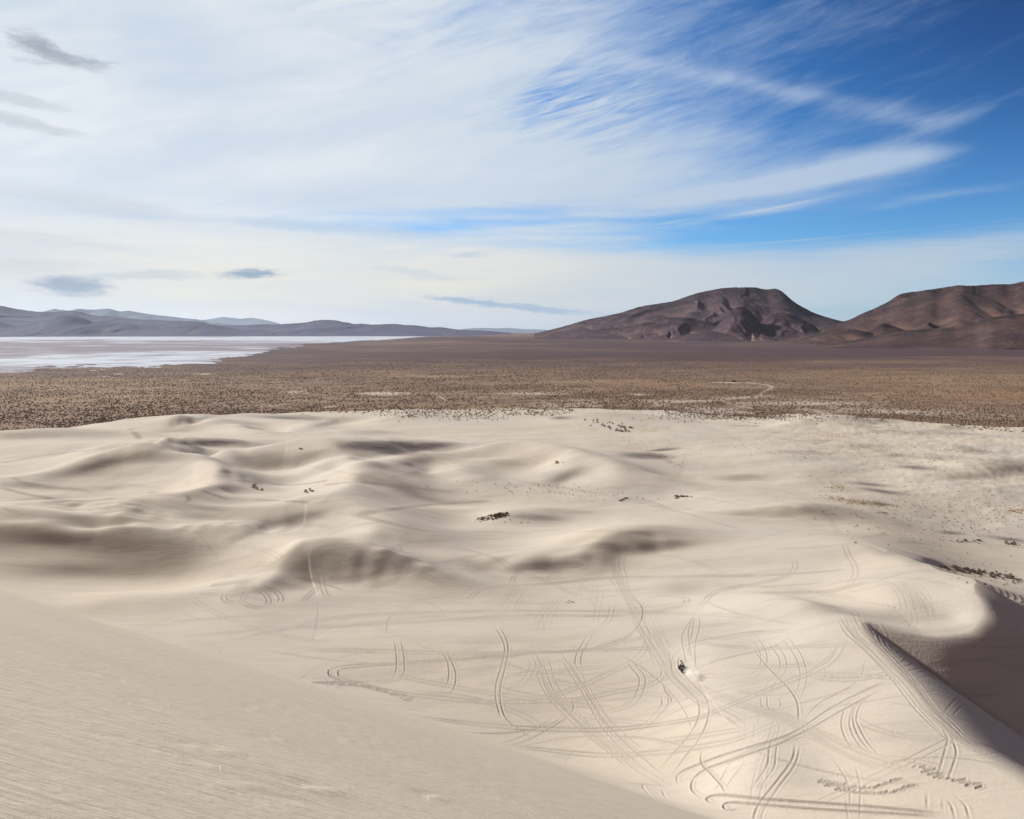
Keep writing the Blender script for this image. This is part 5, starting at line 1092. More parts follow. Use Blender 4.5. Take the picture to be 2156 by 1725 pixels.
# ---------------------------------------------------------------- shrubs
M_shrub = simple('grey_brown_scrub', (.13, .10, .078), .95, var=.45, sc=1.5)
M_shrub2 = simple('dry_tan_scrub', (.17, .13, .09), .95, var=.4, sc=1.5)
M_grass = simple('golden_bunch_grass', (.36, .27, .15), .95, var=.3, sc=1.5)
M_twig = simple('weathered_twig', (.16, .13, .11), .95)
def tag(o, label=None, cat=None, group=None, kind=None):
    for k, v in (('label', label), ('category', cat), ('group', group), ('kind', kind)):
        if v: o[k] = v
    return o
def mesh_np(name, co, faces_q, mat, smooth=False, n=4):
    me = bpy.data.meshes.new(name); me.vertices.add(len(co)); me.vertices.foreach_set('co', np.ascontiguousarray(co, dtype=np.float32).ravel())
    f = np.ascontiguousarray(faces_q, dtype=np.int32); me.loops.add(f.size); me.loops.foreach_set('vertex_index', f.ravel())
    me.polygons.add(len(f)); me.polygons.foreach_set('loop_start', np.arange(0, f.size, n, dtype=np.int32)); me.update(calc_edges=True)
    if smooth: me.polygons.foreach_set('use_smooth', np.ones(len(f), bool))
    me.materials.append(mat); return me
def leafy(seed, n, rx=.5, h=.75, leaf=.16):
    """clumps of small leaf-sized triangles filling an uneven dome"""
    g = np.random.default_rng(seed); a = g.uniform(0, 6.283, n); rr = np.sqrt(g.uniform(0, 1, n)); zz = g.uniform(.05, 1, n)
    bulge = 1 + .3 * np.sin(a * 2 + seed) + .18 * np.sin(a * 5 + seed * 2)
    rad = rx * rr * np.sqrt(np.clip(1 - (zz - .25) ** 2 / .75, .05, 1)) * bulge
    c = np.stack([rad * np.cos(a), rad * np.sin(a), zz * h * (1 - .25 * rr)], 1)
    v = g.normal(0, 1, (n, 3, 3)); v /= np.linalg.norm(v, axis=2, keepdims=True) + 1e-9
    co = (c[:, None] + v * leaf * g.uniform(.6, 1.2, (n, 1, 1))).reshape(-1, 3); co[:, 2] = np.maximum(co[:, 2], -.05)
    return co, np.arange(n * 3).reshape(-1, 3)
def stems(seed, n, h=.5, w=.012):
    g = np.random.default_rng(seed); co = []; fa = []
    for k in range(n):
        a = g.uniform(0, 6.283); t = np.array([math.cos(a) * g.uniform(.1, .4), math.sin(a) * g.uniform(.1, .4), h * g.uniform(.6, 1.1)])
        b0 = len(co)
        for j in range(3):
            aa = j * 2.094; co.append((math.cos(aa) * w * 2, math.sin(aa) * w * 2, -.1))
        co.append(tuple(t)); fa += [(b0, b0 + 1, b0 + 3), (b0 + 1, b0 + 2, b0 + 3), (b0 + 2, b0, b0 + 3)]
    return np.array(co), np.array(fa)
foliage_meshes = []
for k in range(5):
    mt = (M_shrub, M_shrub, M_shrub2, M_shrub, M_shrub2)[k]
    c, f = leafy(k + 1, 190, .5, .72, .10); foliage_meshes.append(mesh_np('foliage', c, f, mt, n=3))
c, f = leafy(9, 120, .4, .5, .14); c[:, 2] *= 1.1; grass_mesh = mesh_np('foliage', c, f, M_grass, n=3)
c, f = stems(3, 9); stem_mesh = mesh_np('stems', c, f, M_twig, n=3)
proto_s = tag(bpy.data.objects.new('desert_shrub', foliage_meshes[0]), 'x', 'shrub'); proto_st = bpy.data.objects.new('stems', stem_mesh)

PLACES = []   # u, v, size m, kind
def area(u, v, ru, rv, n, s0, s1, seed, ang=0.0):
    g = np.random.default_rng(seed); a = g.uniform(0, 6.283, n); r = np.sqrt(g.uniform(0, 1, n)); ca, sa = math.cos(math.radians(ang)), math.sin(math.radians(ang))
    for i in range(n):
        p, q = ru * r[i] * math.cos(a[i]), rv * r[i] * math.sin(a[i])
        PLACES.append((u + p * ca - q * sa, v + p * sa + q * ca, g.uniform(s0, s1)))
G_ = []
def grp(text, lab, *areas):
    k0 = len(PLACES)
    for a in areas: area(*a)
    G_.append((k0, len(PLACES), text, lab))
grp('shrubs on the low mound in the middle of the dunes', 'dark twiggy shrub crowded on the left end of the small mound among the dunes',
    (1029, 1091, 27, 5.5, 66, .4, .85, 1, -8), (1056, 1085, 18, 4.5, 52, .5, 1.0, 2, -6))
grp('scattered stones and tufts round the mound', 'tiny dark tuft alone on bare sand beside the shrub-topped mound', (1060, 1098, 70, 5, 8, .35, .6, 3))
k0 = len(PLACES); PLACES.append((535, 1028, 2.6)); G_.append((k0, k0 + 1, None, 'large dark shrub on the floor of the second bowl, left of the pale ridge'))
k0 = len(PLACES); PLACES.append((541, 1031, 1.4)); PLACES.append((552, 1033, 1.4)); G_.append((k0, k0 + 2, 'low shrubs trailing right of the large dark one', 'low shrub trailing to the right of the large dark shrub in the second bowl'))
grp('thin shrubs right of the second bowl floor', 'thin see-through shrub in the small cluster under the second bowl rim', (650, 1034, 10, 5, 10, .8, 1.2, 5))
grp('tufts on the broad third dune', 'small green-brown tuft on the flank of the broad third dune', (1176, 975, 9, 3, 9, .7, 1.1, 6))
grp('tufts in a slanting line', 'small tuft in the short slanting line between the middle dunes', (1310, 1053, 14, 1, 12, .6, 1.0, 7, -20))
grp('tufts in a level row', 'small tuft in the level row on the right-hand flat', (1436, 1046, 24, 1, 18, .6, 1.1, 8, 2), (1425, 1050, 6, 1, 5, .5, .9, 9))
grp('shrubs on the far left sand edge', 'round dark shrub standing on the white sand edge at the left', (200, 887, 40, 4, 22, 1.6, 2.6, 10, -6), (60, 892, 60, 2, 12, 1.2, 2.0, 11))
grp('shrubs on the sandy slope', 'dark shrub in the loose patch on the sandy slope right of centre', (1300, 900, 34, 9, 42, 1.3, 2.3, 12, 10), (1245, 890, 20, 8, 8, 1.2, 2.0, 13))
grp('shrubs behind the lee slope', 'dark shrub in the scrubby band behind the great dark lee slope', (2035, 1203, 55, 5, 34, .8, 1.5, 14, 8), (2110, 1215, 46, 8, 24, .7, 1.3, 15, 12), (2040, 1140, 30, 2, 8, .8, 1.3, 16), (2130, 1145, 14, 3, 6, .9, 1.4, 17))
k0 = len(PLACES); PLACES.append((633, 946, 1.6)); G_.append((k0, k0 + 1, None, 'lone shrub on pale sand above the second bowl'))
grp('pair of specks on the flat', 'tiny dark tuft on the track-crossed flat above the middle', (1200, 1268, 12, 3, 5, .25, .4, 18))
GP = np.array([(p[0], p[1]) for p in PLACES]); gx, gy, gz = pix2ground(GP[:, 0], GP[:, 1])
rnd = random.Random(5)
first = True
for (a0, a1, gtext, lab) in G_:
    for i in range(a0, a1):
        s = PLACES[i][2]
        o = proto_s if first else proto_s.copy(); first = False
        o.data = foliage_meshes[rnd.randrange(5)]; link(o)
        o.location = (gx[i], gy[i], gz[i] - .04 * s); o.scale = (s, s, s * rnd.uniform(.75, 1.1)); o.rotation_euler = (0, 0, rnd.uniform(0, 6.28))
        o['label'] = lab; o['category'] = 'shrub'
        if gtext: o['group'] = gtext
        elif 'group' in o: del o['group']
        st = proto_st.copy(); link(st); st.parent = o
bpy.data.objects.remove(proto_st)

# golden bunch grass patches (uncountable) on the right-hand dunes
def merged(name, tmpl_co, tmpl_f, xs, ys, zs, sc, mat, seed, squash=None, nv=3):
    g = np.random.default_rng(seed); n = len(xs); a = g.uniform(0, 6.283, n); ca, sa = np.cos(a)[:, None], np.sin(a)[:, None]
    T = tmpl_co[g.integers(0, len(tmpl_co), n)]
    x = (T[:, :, 0] * ca - T[:, :, 1] * sa) * sc[:, None] + xs[:, None]; y = (T[:, :, 0] * sa + T[:, :, 1] * ca) * sc[:, None] + ys[:, None]
    z = T[:, :, 2] * (sc * g.uniform(.7, 1.1, n))[:, None] + zs[:, None] - .03
    co = np.stack([x, y, z], -1).reshape(-1, 3); f = (tmpl_f[None] + (np.arange(n) * tmpl_co.shape[1])[:, None, None]).reshape(-1, nv)
    return link(bpy.data.objects.new(name, mesh_np(name, co, f, mat, n=nv)))
def dome(seed, k=7):
    g = np.random.default_rng(seed); c = []
    for ring, (rr, zz) in enumerate(((.5, 0), (.48, .38))):
        for j in range(k): a = 6.283 * (j + .5 * ring) / k; q = g.uniform(.65, 1.25); c.append((rr * q * math.cos(a), rr * q * math.sin(a), zz * g.uniform(.7, 1.3)))
    c.append((g.uniform(-.1, .1), g.uniform(-.1, .1), g.uniform(.6, .85)))
    return np.array(c)
DT = np.stack([dome(s) for s in range(12)]); kk = 7
DF = []
for j in range(kk):
    j2 = (j + 1) % kk; DF += [(j, j2, kk + j), (j2, kk + j2, kk + j), (kk + j, kk + j2, 2 * kk)]
DF = np.array(DF)
LF = np.arange(18 * 3).reshape(-1, 3); LT_ = np.stack([leafy(50 + s, 18, .5, .7, .26)[0] for s in range(10)])
def in_spots(S, n, seed):
    g = np.random.default_rng(seed); out = []
    for (u, v, ru, rv, *r) in S:
        m_ = max(4, int(n * ru * rv / sum(s[2] * s[3] for s in S))); ang = math.radians(r[0] if r else 0)
        p, q_ = g.normal(0, ru * .62, m_), g.normal(0, rv * .75, m_); out.append(np.stack([u + p * math.cos(ang) - q_ * math.sin(ang), v + p * math.sin(ang) + q_ * math.cos(ang)], 1))
    return np.vstack(out)
gs = in_spots(((1765, 1027, 22, 6, 10), (1790, 1055, 55, 5, 9), (1845, 1063, 40, 4, 9), (2030, 948, 60, 3, 3), (1745, 915, 60, 5, 0), (1935, 915, 30, 4, 5), (1860, 1080, 20, 2, 5), (2140, 1077, 30, 5, 0), (1400, 968, 40, 4, 20), (1370, 905, 40, 6, 0)), 1500, 3)
x, y, z = pix2ground(gs[:, 0], gs[:, 1]); g = np.random.default_rng(4)
tag(merged('dry_grass', LT_, LF, x, y, z, g.uniform(.25, .6, len(x)), M_grass, 5), 'golden dry bunch grass in patches on the right-hand dunes', 'grass', kind='stuff')
gs = in_spots(((1620, 925, 80, 14, 0), (1400, 968, 60, 6, 20), (1700, 940, 200, 20, 0), (1950, 960, 200, 30, 0), (2000, 1080, 180, 50, 5), (2080, 1220, 70, 14, 15), (1350, 930, 80, 10, 0), (1150, 1030, 160, 12, 5)), 1800, 13)
x, y, z = pix2ground(gs[:, 0], gs[:, 1])
tag(merged('dune_tufts', LT_, LF, x, y, z - .05, g.uniform(.25, .7, len(x)), M_shrub2, 6), 'sparse low tufts over the right-hand dunes', 'tufts', kind='stuff')

# the scrub of the plain: too many to count
g = np.random.default_rng(11)
def scatter_plain(n, r0, r1, power=1.0):
    r = np.sqrt(g.uniform(r0 ** 2, r1 ** 2, n)) if power == 1 else r0 * (r1 / r0) ** g.uniform(0, 1, n)
    th = g.uniform(math.radians(-36), math.radians(36), n); return r * np.sin(th), r * np.cos(th)
x, y = scatter_plain(NSHRUB, 620, 2600, 2)
zz = grid_sample(GS, x, y); ms_ = grid_sample(A_sand, x, y); pm = grid_sample(palem, x, y); pl = grid_sample(playam, x, y); dn = fbm(x / 30, y / 30, 4, 8) * 1.3 + fbm(x / 180, y / 120, 3, 18) * .9
uu = u_of(x, y)
band = (ms_ > .5) & ((np.abs(uu - 950) < 260) | (uu > 1400)) & (ms_ < .97)
keep = (pl < .3) & (g.uniform(0, 1, len(x)) < np.where(ms_ < .5, .62 + .6 * dn, 0) * (1 - .75 * pm) + band * .22)
x, y, zz = x[keep], y[keep], zz[keep]; sz = g.uniform(.7, 1.8, len(x))
h_ = g.random(len(x))
tag(merged('plain_scrub', DT, DF, x[h_ < .55], y[h_ < .55], zz[h_ < .55], sz[h_ < .55], simple('plain_scrub_grey', (.15, .108, .084), .95, var=.3), 21), 'dark low scrub covering the plain', 'scrub', kind='stuff')
tag(merged('plain_brush', DT, DF, x[h_ >= .55], y[h_ >= .55], zz[h_ >= .55], sz[h_ >= .55] * .8, simple('tan_brush', (.25, .17, .105), .95, var=.3), 22), 'tan dry brush between the dark scrub of the plain', 'brush', kind='stuff')
# extra shrubs in the fringe patches where the plain meets the sand
gs = in_spots(((900, 872, 110, 7), (1010, 880, 60, 5), (1130, 870, 60, 3), (1480, 872, 60, 5), (1580, 876, 70, 4), (1700, 862, 60, 4), (1830, 872, 60, 6), (1900, 880, 60, 4), (2000, 872, 70, 5), (2100, 880, 60, 6), (1340, 862, 60, 3), (1480, 878, 90, 7), (1620, 880, 80, 6), (1900, 878, 160, 7)), 2600, 23)
x, y, z = pix2ground(gs[:, 0], gs[:, 1])
tag(merged('fringe_scrub', LT_, LF, x, y, z, g.uniform(.7, 1.7, len(x)), simple('fringe_brush', (.19, .145, .11), .95, var=.35), 24), 'dark scrub thinning out over the edge of the sand', 'scrub', kind='stuff')

# wind-blown bits on the near slope
bits = [(Z5([(903,1636),(595,1313),(995,1028),(845,942),(1168,1022),(1605,1640),(1976,1538),(1484,1342),(1454,1362),(1112,1330),(1305,1048),(355,1330),(265,1278),(1746,1602),(912,860),(842,766),(1226,1240),(1706,1580),(2108,1436),(110,333),(353,328),(1534,1220),(2058,926),(550,1038),(1400,1430)])),
        Z6([(243,1268),(118,1362),(872,1356),(575,1470),(198,792),(50,1450)])]
bp = np.array(bits[0] + bits[1]); x, y, z = pix2ground(bp[:, 0], bp[:, 1])
def crumb(seed):
    g = np.random.default_rng(seed); c = np.array([(-.5, -.2, 0), (.5, -.3, 0), (.4, .3, 0), (-.4, .25, 0), (-.2, -.1, .35), (.25, 0, .45), (.1, .2, .3)]) * g.uniform(.7, 1.3, (7, 3)); return c
CT = np.stack([crumb(s) for s in range(6)]); CF = np.array([(0, 1, 4), (1, 5, 4), (1, 2, 5), (2, 6, 5), (2, 3, 6), (3, 0, 4), (3, 4, 6), (4, 5, 6)])
rr = np.hypot(x, y)
tag(merged('plant_litter', CT, CF, x, y, z + .02, np.clip(rr * .0022, .02, .16) * np.where(np.arange(len(x)) == 0, 2.2, 1), M_twig, 31), 'dark wind-blown plant bits on the near slope', 'litter', kind='stuff')

# ---------------------------------------------------------------- mesh helpers
def bm_obj(name, bm, mat, parent=None, smooth=True):
    me = bpy.data.meshes.new(name); bm.normal_update(); bm.to_mesh(me); bm.free(); me.materials.append(mat)
    if smooth: me.polygons.foreach_set('use_smooth', np.ones(len(me.polygons), bool))
    o = link(bpy.data.objects.new(name, me)); o.parent = parent; return o
def add_box(bm, c, s, bev=.02, rot=None, taper=(1, 1)):
    v = bmesh.ops.create_cube(bm, size=1.0)['verts']
    for p in v:
        k = taper[0] if p.co.z > 0 else 1; k2 = taper[1] if p.co.z > 0 else 1
        p.co = Vector((p.co.x * s[0] * k, p.co.y * s[1] * k2, p.co.z * s[2]))
        if rot: p.co = rot @ p.co
        p.co += Vector(c)
    if bev: bmesh.ops.bevel(bm, geom=list({e for p in v for e in p.link_edges}), offset=bev, segments=2, affect='EDGES', profile=.5)
def add_tube(bm, pts_, r, seg=8):
    pts_ = [Vector(p) for p in pts_]; rings = []
    for i, p in enumerate(pts_):
        d = (pts_[min(i + 1, len(pts_) - 1)] - pts_[max(i - 1, 0)]).normalized(); q = d.to_track_quat('Z', 'Y')
        rad = r[i] if isinstance(r, (list, tuple)) else r
        rings.append([bm.verts.new(p + q @ Vector((rad * math.cos(6.2832 * k / seg), rad * math.sin(6.2832 * k / seg), 0))) for k in range(seg)])
    for a, b2 in zip(rings, rings[1:]):
        for k in range(seg): bm.faces.new((a[k], a[(k + 1) % seg], b2[(k + 1) % seg], b2[k]))
    bm.faces.new(rings[0][::-1]); bm.faces.new(rings[-1])
def add_lathe(bm, prof, seg=28, axis='x'):
    """profile of (offset along the axis, radius), closed ring"""
    rings = []
    for a, r in prof:
        rings.append([bm.verts.new((a, r * math.cos(6.2832 * k / seg), r * math.sin(6.2832 * k / seg))) for k in range(seg)])
    for p, q in zip(rings, rings[1:] + rings[:1]):
        for k in range(seg): bm.faces.new((p[k], p[(k + 1) % seg], q[(k + 1) % seg], q[k]))

# ---------------------------------------------------------------- quad bike and rider (forward = +Y)
M_tyre = simple('black_rubber', (.02, .02, .022), .85); M_rim = simple('grey_metal', (.25, .25, .26), .4, .8)
M_body = simple('dark_red_black_plastic', (.035, .022, .026), .35); M_seat = simple('black_vinyl', (.018, .017, .018), .5)
M_met = simple('dark_steel', (.06, .06, .065), .4, .8); M_lens = simple('red_lens', (.4, .02, .02), .3)
def empty(name, loc, rz=0.0):
    o = link(bpy.data.objects.new(name, None)); o.location = loc; o.rotation_euler = (0, 0, rz); return o
ax, ay, az_ = [float(v[0]) for v in pix2ground(1438.5, 1411)]
e_ = .8; gzx = grid_sample(GS, np.array([ax + e_, ax - e_, ax, ax]), np.array([ay, ay, ay + e_, ay - e_])); nrm = Vector((-(gzx[0] - gzx[1]) / (2 * e_), -(gzx[2] - gzx[3]) / (2 * e_), 1)).normalized()
RZ = math.radians(10)
def seat_on(o, rz):
    q_ = Vector((0, 0, 1)).rotation_difference(nrm); o.rotation_mode = 'QUATERNION'; from mathutils import Quaternion
    o.rotation_quaternion = q_ @ Quaternion((0, 0, 1), rz)
atv = empty('quad_bike', (ax, ay, az_ - .03)); seat_on(atv, RZ)
tag(atv, 'black quad bike throwing up dust as it crosses the dune floor', 'quad bike')
def wheel(x, y, r, w_):
    e = bmesh.new(); a = w_ / 2
    add_lathe(e, [(-a * .7, r * .55), (-a, r * .72), (-a * .95, r * .92), (-a * .6, r), (a * .6, r), (a * .95, r * .92), (a, r * .72), (a * .7, r * .55)])
    for k in range(18):
        an = 6.2832 * k / 18; rot = Matrix.Rotation(an, 3, 'X'); add_box(e, rot @ Vector((0, 0, r)), (w_ * .8, .05, .035), 0, rot)
    o = bm_obj('wheel', e, M_tyre, atv, False); o.location = (x, y, r)
    e = bmesh.new(); add_lathe(e, [(-a * .45, r * .08), (-a * .45, r * .5), (-a * .7, r * .56), (a * .7, r * .56), (a * .45, r * .5), (a * .45, r * .08)])
    add_tube(e, [(-a * .5, 0, 0), (a * .5, 0, 0)], r * .15, 12)
    rm = bm_obj('rim', e, M_rim, o)
for sx in (-1, 1): wheel(sx * .46, -.62, .28, .27); wheel(sx * .45, .60, .27, .20)
e = bmesh.new()
add_box(e, (0, .05, .52), (.30, 1.2, .26), .05, None, (.8, .95)); add_box(e, (0, .62, .70), (.36, .42, .22), .07, None, (.7, .7))
for sx in (-1, 1):
    add_box(e, (sx * .40, -.62, .62), (.34, .62, .05), .02, Matrix.Rotation(sx * -.12, 3, 'Y')); add_box(e, (sx * .40, -.92, .52), (.32, .05, .20), .02)
    add_box(e, (sx * .38, .62, .62), (.30, .52, .05), .02, Matrix.Rotation(sx * -.15, 3, 'Y'))
    add_tube(e, [(sx * .2, .3, .38), (sx * .3, 0, .30), (sx * .26, -.3, .34)], .03)
add_box(e, (0, -.80, .60), (.34, .30, .14), .04)
bm_obj('body', e, M_body, atv)
e = bmesh.new(); add_box(e, (0, -.20, .79), (.30, .72, .13), .05, None, (.8, .95)); bm_obj('seat', e, M_seat, atv)
e = bmesh.new(); add_tube(e, [(0, .34, .74), (0, .26, .98)], .03); add_tube(e, [(-.40, .10, 1.06), (-.22, .22, 1.05), (0, .27, 1.0), (.22, .22, 1.05), (.40, .10, 1.06)], .018)
bm_obj('handlebar', e, M_met, atv)
e = bmesh.new()
for xx in (-.25, -.08, .08, .25): add_tube(e, [(xx, -.55, .74), (xx, -.98, .74)], .012, 6)
add_tube(e, [(-.32, -.58, .74), (.32, -.58, .74)], .014, 6); add_tube(e, [(-.32, -.98, .74), (.32, -.98, .74)], .014, 6); bm_obj('rear_rack', e, M_met, atv)
e = bmesh.new(); add_tube(e, [(.16, -.3, .45), (.18, -.7, .55), (.18, -.95, .57)], [.03, .05, .05], 10); bm_obj('exhaust', e, M_met, atv)
e = bmesh.new(); add_tube(e, [(-.5, -.62, .28), (.5, -.62, .28)], .04); add_tube(e, [(-.48, .60, .27), (.48, .60, .27)], .03)
for sx in (-1, 1): add_tube(e, [(sx * .34, -.6, .3), (sx * .16, -.45, .72)], .035); add_tube(e, [(sx * .34, .6, .3), (sx * .16, .5, .72)], .035)
bm_obj('suspension', e, M_met, atv)
for sx in (-1, 1):
    e = bmesh.new(); add_box(e, (sx * .24, -.965, .64), (.10, .03, .05), .01); bm_obj('tail_light', e, M_lens, atv)
M_flag = simple('faded_pink_cloth', (.75, .22, .20), .8); M_pole = simple('white_fibreglass', (.75, .73, .70), .5)
e = bmesh.new(); add_tube(e, [(.02, -.9, .7), (.03, -1.0, 1.6), (.0, -1.1, 2.35)], [.009, .007, .005], 6); fp = bm_obj('whip_pole', e, M_pole, atv)
e = bmesh.new()
v = [e.verts.new(p) for p in ((0, -1.10, 2.34), (-.06, -1.28, 2.28), (.03, -1.38, 2.20), (0, -1.07, 2.10))]; e.faces.new(v)
bmesh.ops.solidify(e, geom=e.faces[:], thickness=.006); bm_obj('flag', e, M_flag, fp, False)

# rider: one continuous skin figure seated, hands closed round the bar
M_skin = simple('skin', (.42, .26, .19), .6); M_white = simple('white_shirt', (.80, .80, .84), .8, var=.05); M_trs = simple('dark_riding_trousers', (.028, .024, .03), .8); M_hel = simple('black_helmet', (.012, .012, .014), .25); M_glv = simple('black_glove', (.02, .02, .02), .7)
def skin_fig(name, verts, edges, radii, root, mat, parent, sub=1):
    me = bpy.data.meshes.new(name); me.from_pydata([Vector(p) for p in verts], edges, []); me.materials.append(mat)
    o = link(bpy.data.objects.new(name, me)); o.parent = parent
    md = o.modifiers.new('skin', 'SKIN'); md.use_smooth_shade = True
    for i, r in enumerate(radii):
        sv = me.skin_vertices[0].data[i]; sv.radius = (r, r) if not isinstance(r, tuple) else r; sv.use_root = (i == root)
    ms = o.modifiers.new('sub', 'SUBSURF'); ms.levels = sub; ms.render_levels = sub + 1
    return o
rider = empty('person', (ax, ay, az_ - .03)); seat_on(rider, RZ)
tag(rider, 'rider in a white top, dark trousers and black helmet sitting on the quad bike', 'person')
V, E_, Rd = [], [], []
def vv(p, r, parent=None):
    V.append(p); Rd.append(r)
    if parent is not None: E_.append((parent, len(V) - 1))
    return len(V) - 1
pel = vv((0, -.22, .93), (.17, .12)); ab = vv((0, -.22, 1.08), (.15, .11), pel); ch = vv((0, -.15, 1.28), (.18, .12), ab); up_ = vv((0, -.10, 1.42), (.14, .10), ch); nk = vv((0, -.06, 1.50), .06, up_); hd = vv((0, -.02, 1.60), .085, nk); hd2 = vv((0, 0, 1.70), .09, hd)
for sx in (-1, 1):
    sh = vv((sx * .19, -.10, 1.40), .062, up_); el = vv((sx * .38, .02, 1.20), .048, sh); wr = vv((sx * .37, .14, 1.10), .032, el); pm_ = vv((sx * .36, .17, 1.095), (.035, .022), wr)
    for k, (ox, ln) in enumerate(((.030, .055), (.010, .065), (-.010, .060), (-.030, .045))):
        a1 = vv((sx * .36 + ox, .165 + .02, 1.10), .010, pm_); a2 = vv((sx * .36 + ox, .165 + .035, 1.075), .009, a1); vv((sx * .36 + ox, .150, 1.05), .008, a2)
    t1 = vv((sx * .32, .14, 1.075), .011, pm_); vv((sx * .31, .155, 1.05), .009, t1)
    hp = vv((sx * .12, -.16, .88), .095, pel); kn = vv((sx * .27, .22, .84), .062, hp); ca_ = vv((sx * .29, .14, .60), .055, kn); an_ = vv((sx * .29, .08, .40), .038, ca_); ft = vv((sx * .29, .20, .34), (.045, .035), an_); vv((sx * .29, .27, .34), (.04, .025), ft)
skin_fig('person_body', V, E_, Rd, 0, M_skin, rider)
V, E_, Rd = [], [], []
pel = vv((0, -.22, .98), (.185, .135)); ab = vv((0, -.23, 1.10), (.175, .135), pel); ch = vv((0, -.16, 1.28), (.21, .145), ab); up_ = vv((0, -.11, 1.41), (.16, .115), ch); nk = vv((0, -.07, 1.47), .075, up_)
for sx in (-1, 1): sh = vv((sx * .20, -.10, 1.39), .082, up_); el = vv((sx * .385, .01, 1.20), .066, sh); vv((sx * .375, .12, 1.115), .046, el)
skin_fig('shirt', V, E_, Rd, 0, M_white, rider)
V, E_, Rd = [], [], []
pel = vv((0, -.22, .92), (.185, .13))
for sx in (-1, 1): hp = vv((sx * .12, -.15, .88), .108, pel); kn = vv((sx * .27, .22, .845), .078, hp); ca_ = vv((sx * .29, .14, .60), .068, kn); vv((sx * .29, .085, .43), .052, ca_)
skin_fig('trousers', V, E_, Rd, 0, M_trs, rider)
for sx in (-1, 1):
    V, E_, Rd = [], [], []
    a0 = vv((sx * .29, .075, .46), .056); a1 = vv((sx * .29, .085, .37), .056, a0); a2 = vv((sx * .29, .20, .335), (.055, .045), a1); vv((sx * .29, .29, .335), (.05, .035), a2)
    skin_fig('boot', V, E_, Rd, 0, M_trs, rider)
    V, E_, Rd = [], [], []
    a0 = vv((sx * .372, .13, 1.11), .040); a1 = vv((sx * .36, .175, 1.10), (.046, .032), a0); a2 = vv((sx * .36, .20, 1.085), (.046, .026), a1); vv((sx * .36, .185, 1.05), (.045, .02), a2)
    skin_fig('glove', V, E_, Rd, 0, M_glv, rider)
e = bmesh.new(); bmesh.ops.create_uvsphere(e, u_segments=24, v_segments=16, radius=1.0)
for p in e.verts:
    c = p.co; c.x *= .125; c.y *= .155; c.z *= .145
    if c.y > .07 and -.04 < c.z < .05: c.y *= .86
    c += Vector((0, 0, 1.67))
add_box(e, (0, .15, 1.755), (.17, .12, .02), .008); add_box(e, (0, .13, 1.585), (.12, .10, .06), .02); bm_obj('helmet', e, M_hel, rider)

# thrown-up dust
def cloud(name, pos, size, rz, dens, col, label, sc, seed=0.0, edge=(.95, .1), strength=1.0):
    bm = bmesh.new(); bmesh.ops.create_icosphere(bm, subdivisions=3, radius=1.0)
    m = bpy.data.materials.new(name); m.use_nodes = True; t = NT(m.node_tree); t.n.clear()
    out = t.node('ShaderNodeOutputMaterial'); pv = t.node('ShaderNodeVolumePrincipled'); t.l.new(pv.outputs[0], out.inputs['Volume'])
    pv.inputs['Color'].default_value = col + (1,); pv.inputs['Anisotropy'].default_value = .2
    tcn = t.node('ShaderNodeTexCoord'); O = tcn.outputs['Object']
    ln = t.node('ShaderNodeVectorMath', operation='LENGTH'); t.l.new(O, ln.inputs[0])
    n = t.noise(t.mapping(O, (1, 1, 1), loc=(seed, 0, 0)), sc, 5, .6)
    f = t.m('MULTIPLY', t.mr(ln.outputs['Value'], edge[0], edge[1]), t.mr(n, .36, .66))
    t.l.new(t.m('MULTIPLY', f, dens), pv.inputs['Density'])
    o = bm_obj(name, bm, m); o.location = pos; o.scale = size; o.rotation_euler = (0, 0, rz); tag(o, label, 'dust', kind='stuff'); return o
dxp, dyp, dzp = [float(v[0]) for v in pix2ground(1474, 1434)]
ddir = math.atan2(-(dxp - ax), dyp - ay)
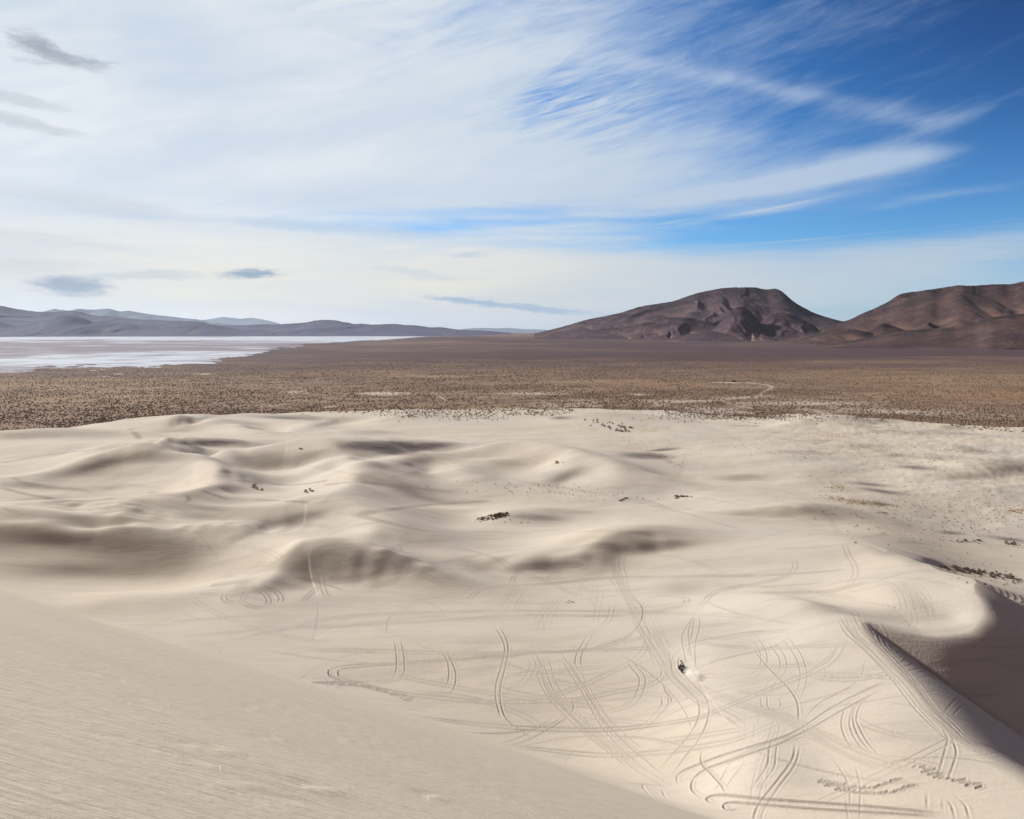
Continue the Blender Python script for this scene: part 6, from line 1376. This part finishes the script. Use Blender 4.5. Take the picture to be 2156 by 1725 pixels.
cloud('dust_cloud', (ax + (dxp - ax) * .58, ay + (dyp - ay) * .58, az_ + (dzp - az_) * .58 + .35), (1.5, .62 * math.hypot(dxp - ax, dyp - ay), 1.0), ddir, 2.0, (.999, .99, .97), 'pale dust plume trailing behind the quad bike', 1.4, 2.0)
wx, wy, wz = [float(v[0]) for v in pix2ground(2068, 748)]
cloud('dust_devil', (wx, wy, wz + 70), (40, 40, 95), 0, .0022, (.95, .80, .68), 'faint brown dust devil on the plain below the right-hand mountain', 1.3, 4.0)

# ---------------------------------------------------------------- parked trailer on the plain
tx_, ty_, tz_ = [float(v[0]) for v in pix2ground(1545, 804.6)]
tr = empty('parked_van', (tx_, ty_, tz_), math.radians(80)); tag(tr, 'tiny dark van parked at the bend of the pale track on the plain', 'van')
M_van = simple('dark_van_paint', (.05, .045, .05), .4); M_gl = simple('dark_glass', (.02, .025, .03), .1)
e = bmesh.new(); add_box(e, (0, 0, 1.25), (2.0, 5.2, 1.7), .12, None, (.9, .96)); bm_obj('body', e, M_van, tr)
e = bmesh.new(); add_box(e, (0, 2.62, 1.5), (1.6, .06, .6), .03); bm_obj('windscreen', e, M_gl, tr)
for sx in (-1, 1):
    e = bmesh.new(); add_box(e, (sx * .985, .9, 1.6), (.04, 2.0, .5), .015); bm_obj('side_window', e, M_gl, tr)
    for yy in (-1.6, 1.6):
        e = bmesh.new(); add_lathe(e, [(-.11, .12), (-.11, .36), (.11, .36), (.11, .12)], 20); o = bm_obj('wheel', e, M_tyre, tr); o.location = (sx * .9, yy, .36)

# ---------------------------------------------------------------- air
if HAZE > 0:
    bm = bmesh.new(); bmesh.ops.create_cube(bm, size=1.0)
    for p in bm.verts: p.co = Vector((p.co.x * 230000, 50000 + p.co.y * 110000, -72 + (p.co.z + .5) * 1750))
    m = bpy.data.materials.new('haze'); m.use_nodes = True; t = NT(m.node_tree); t.n.clear()
    out = t.node('ShaderNodeOutputMaterial'); pv = t.node('ShaderNodeVolumePrincipled'); t.l.new(pv.outputs[0], out.inputs['Volume'])
    pv.inputs['Color'].default_value = HAZECOL; pv.inputs['Density'].default_value = HAZE; pv.inputs['Anisotropy'].default_value = .3
    hz = bm_obj('haze', bm, m, None, False); tag(hz, 'thin blue air over the plain', kind='stuff')
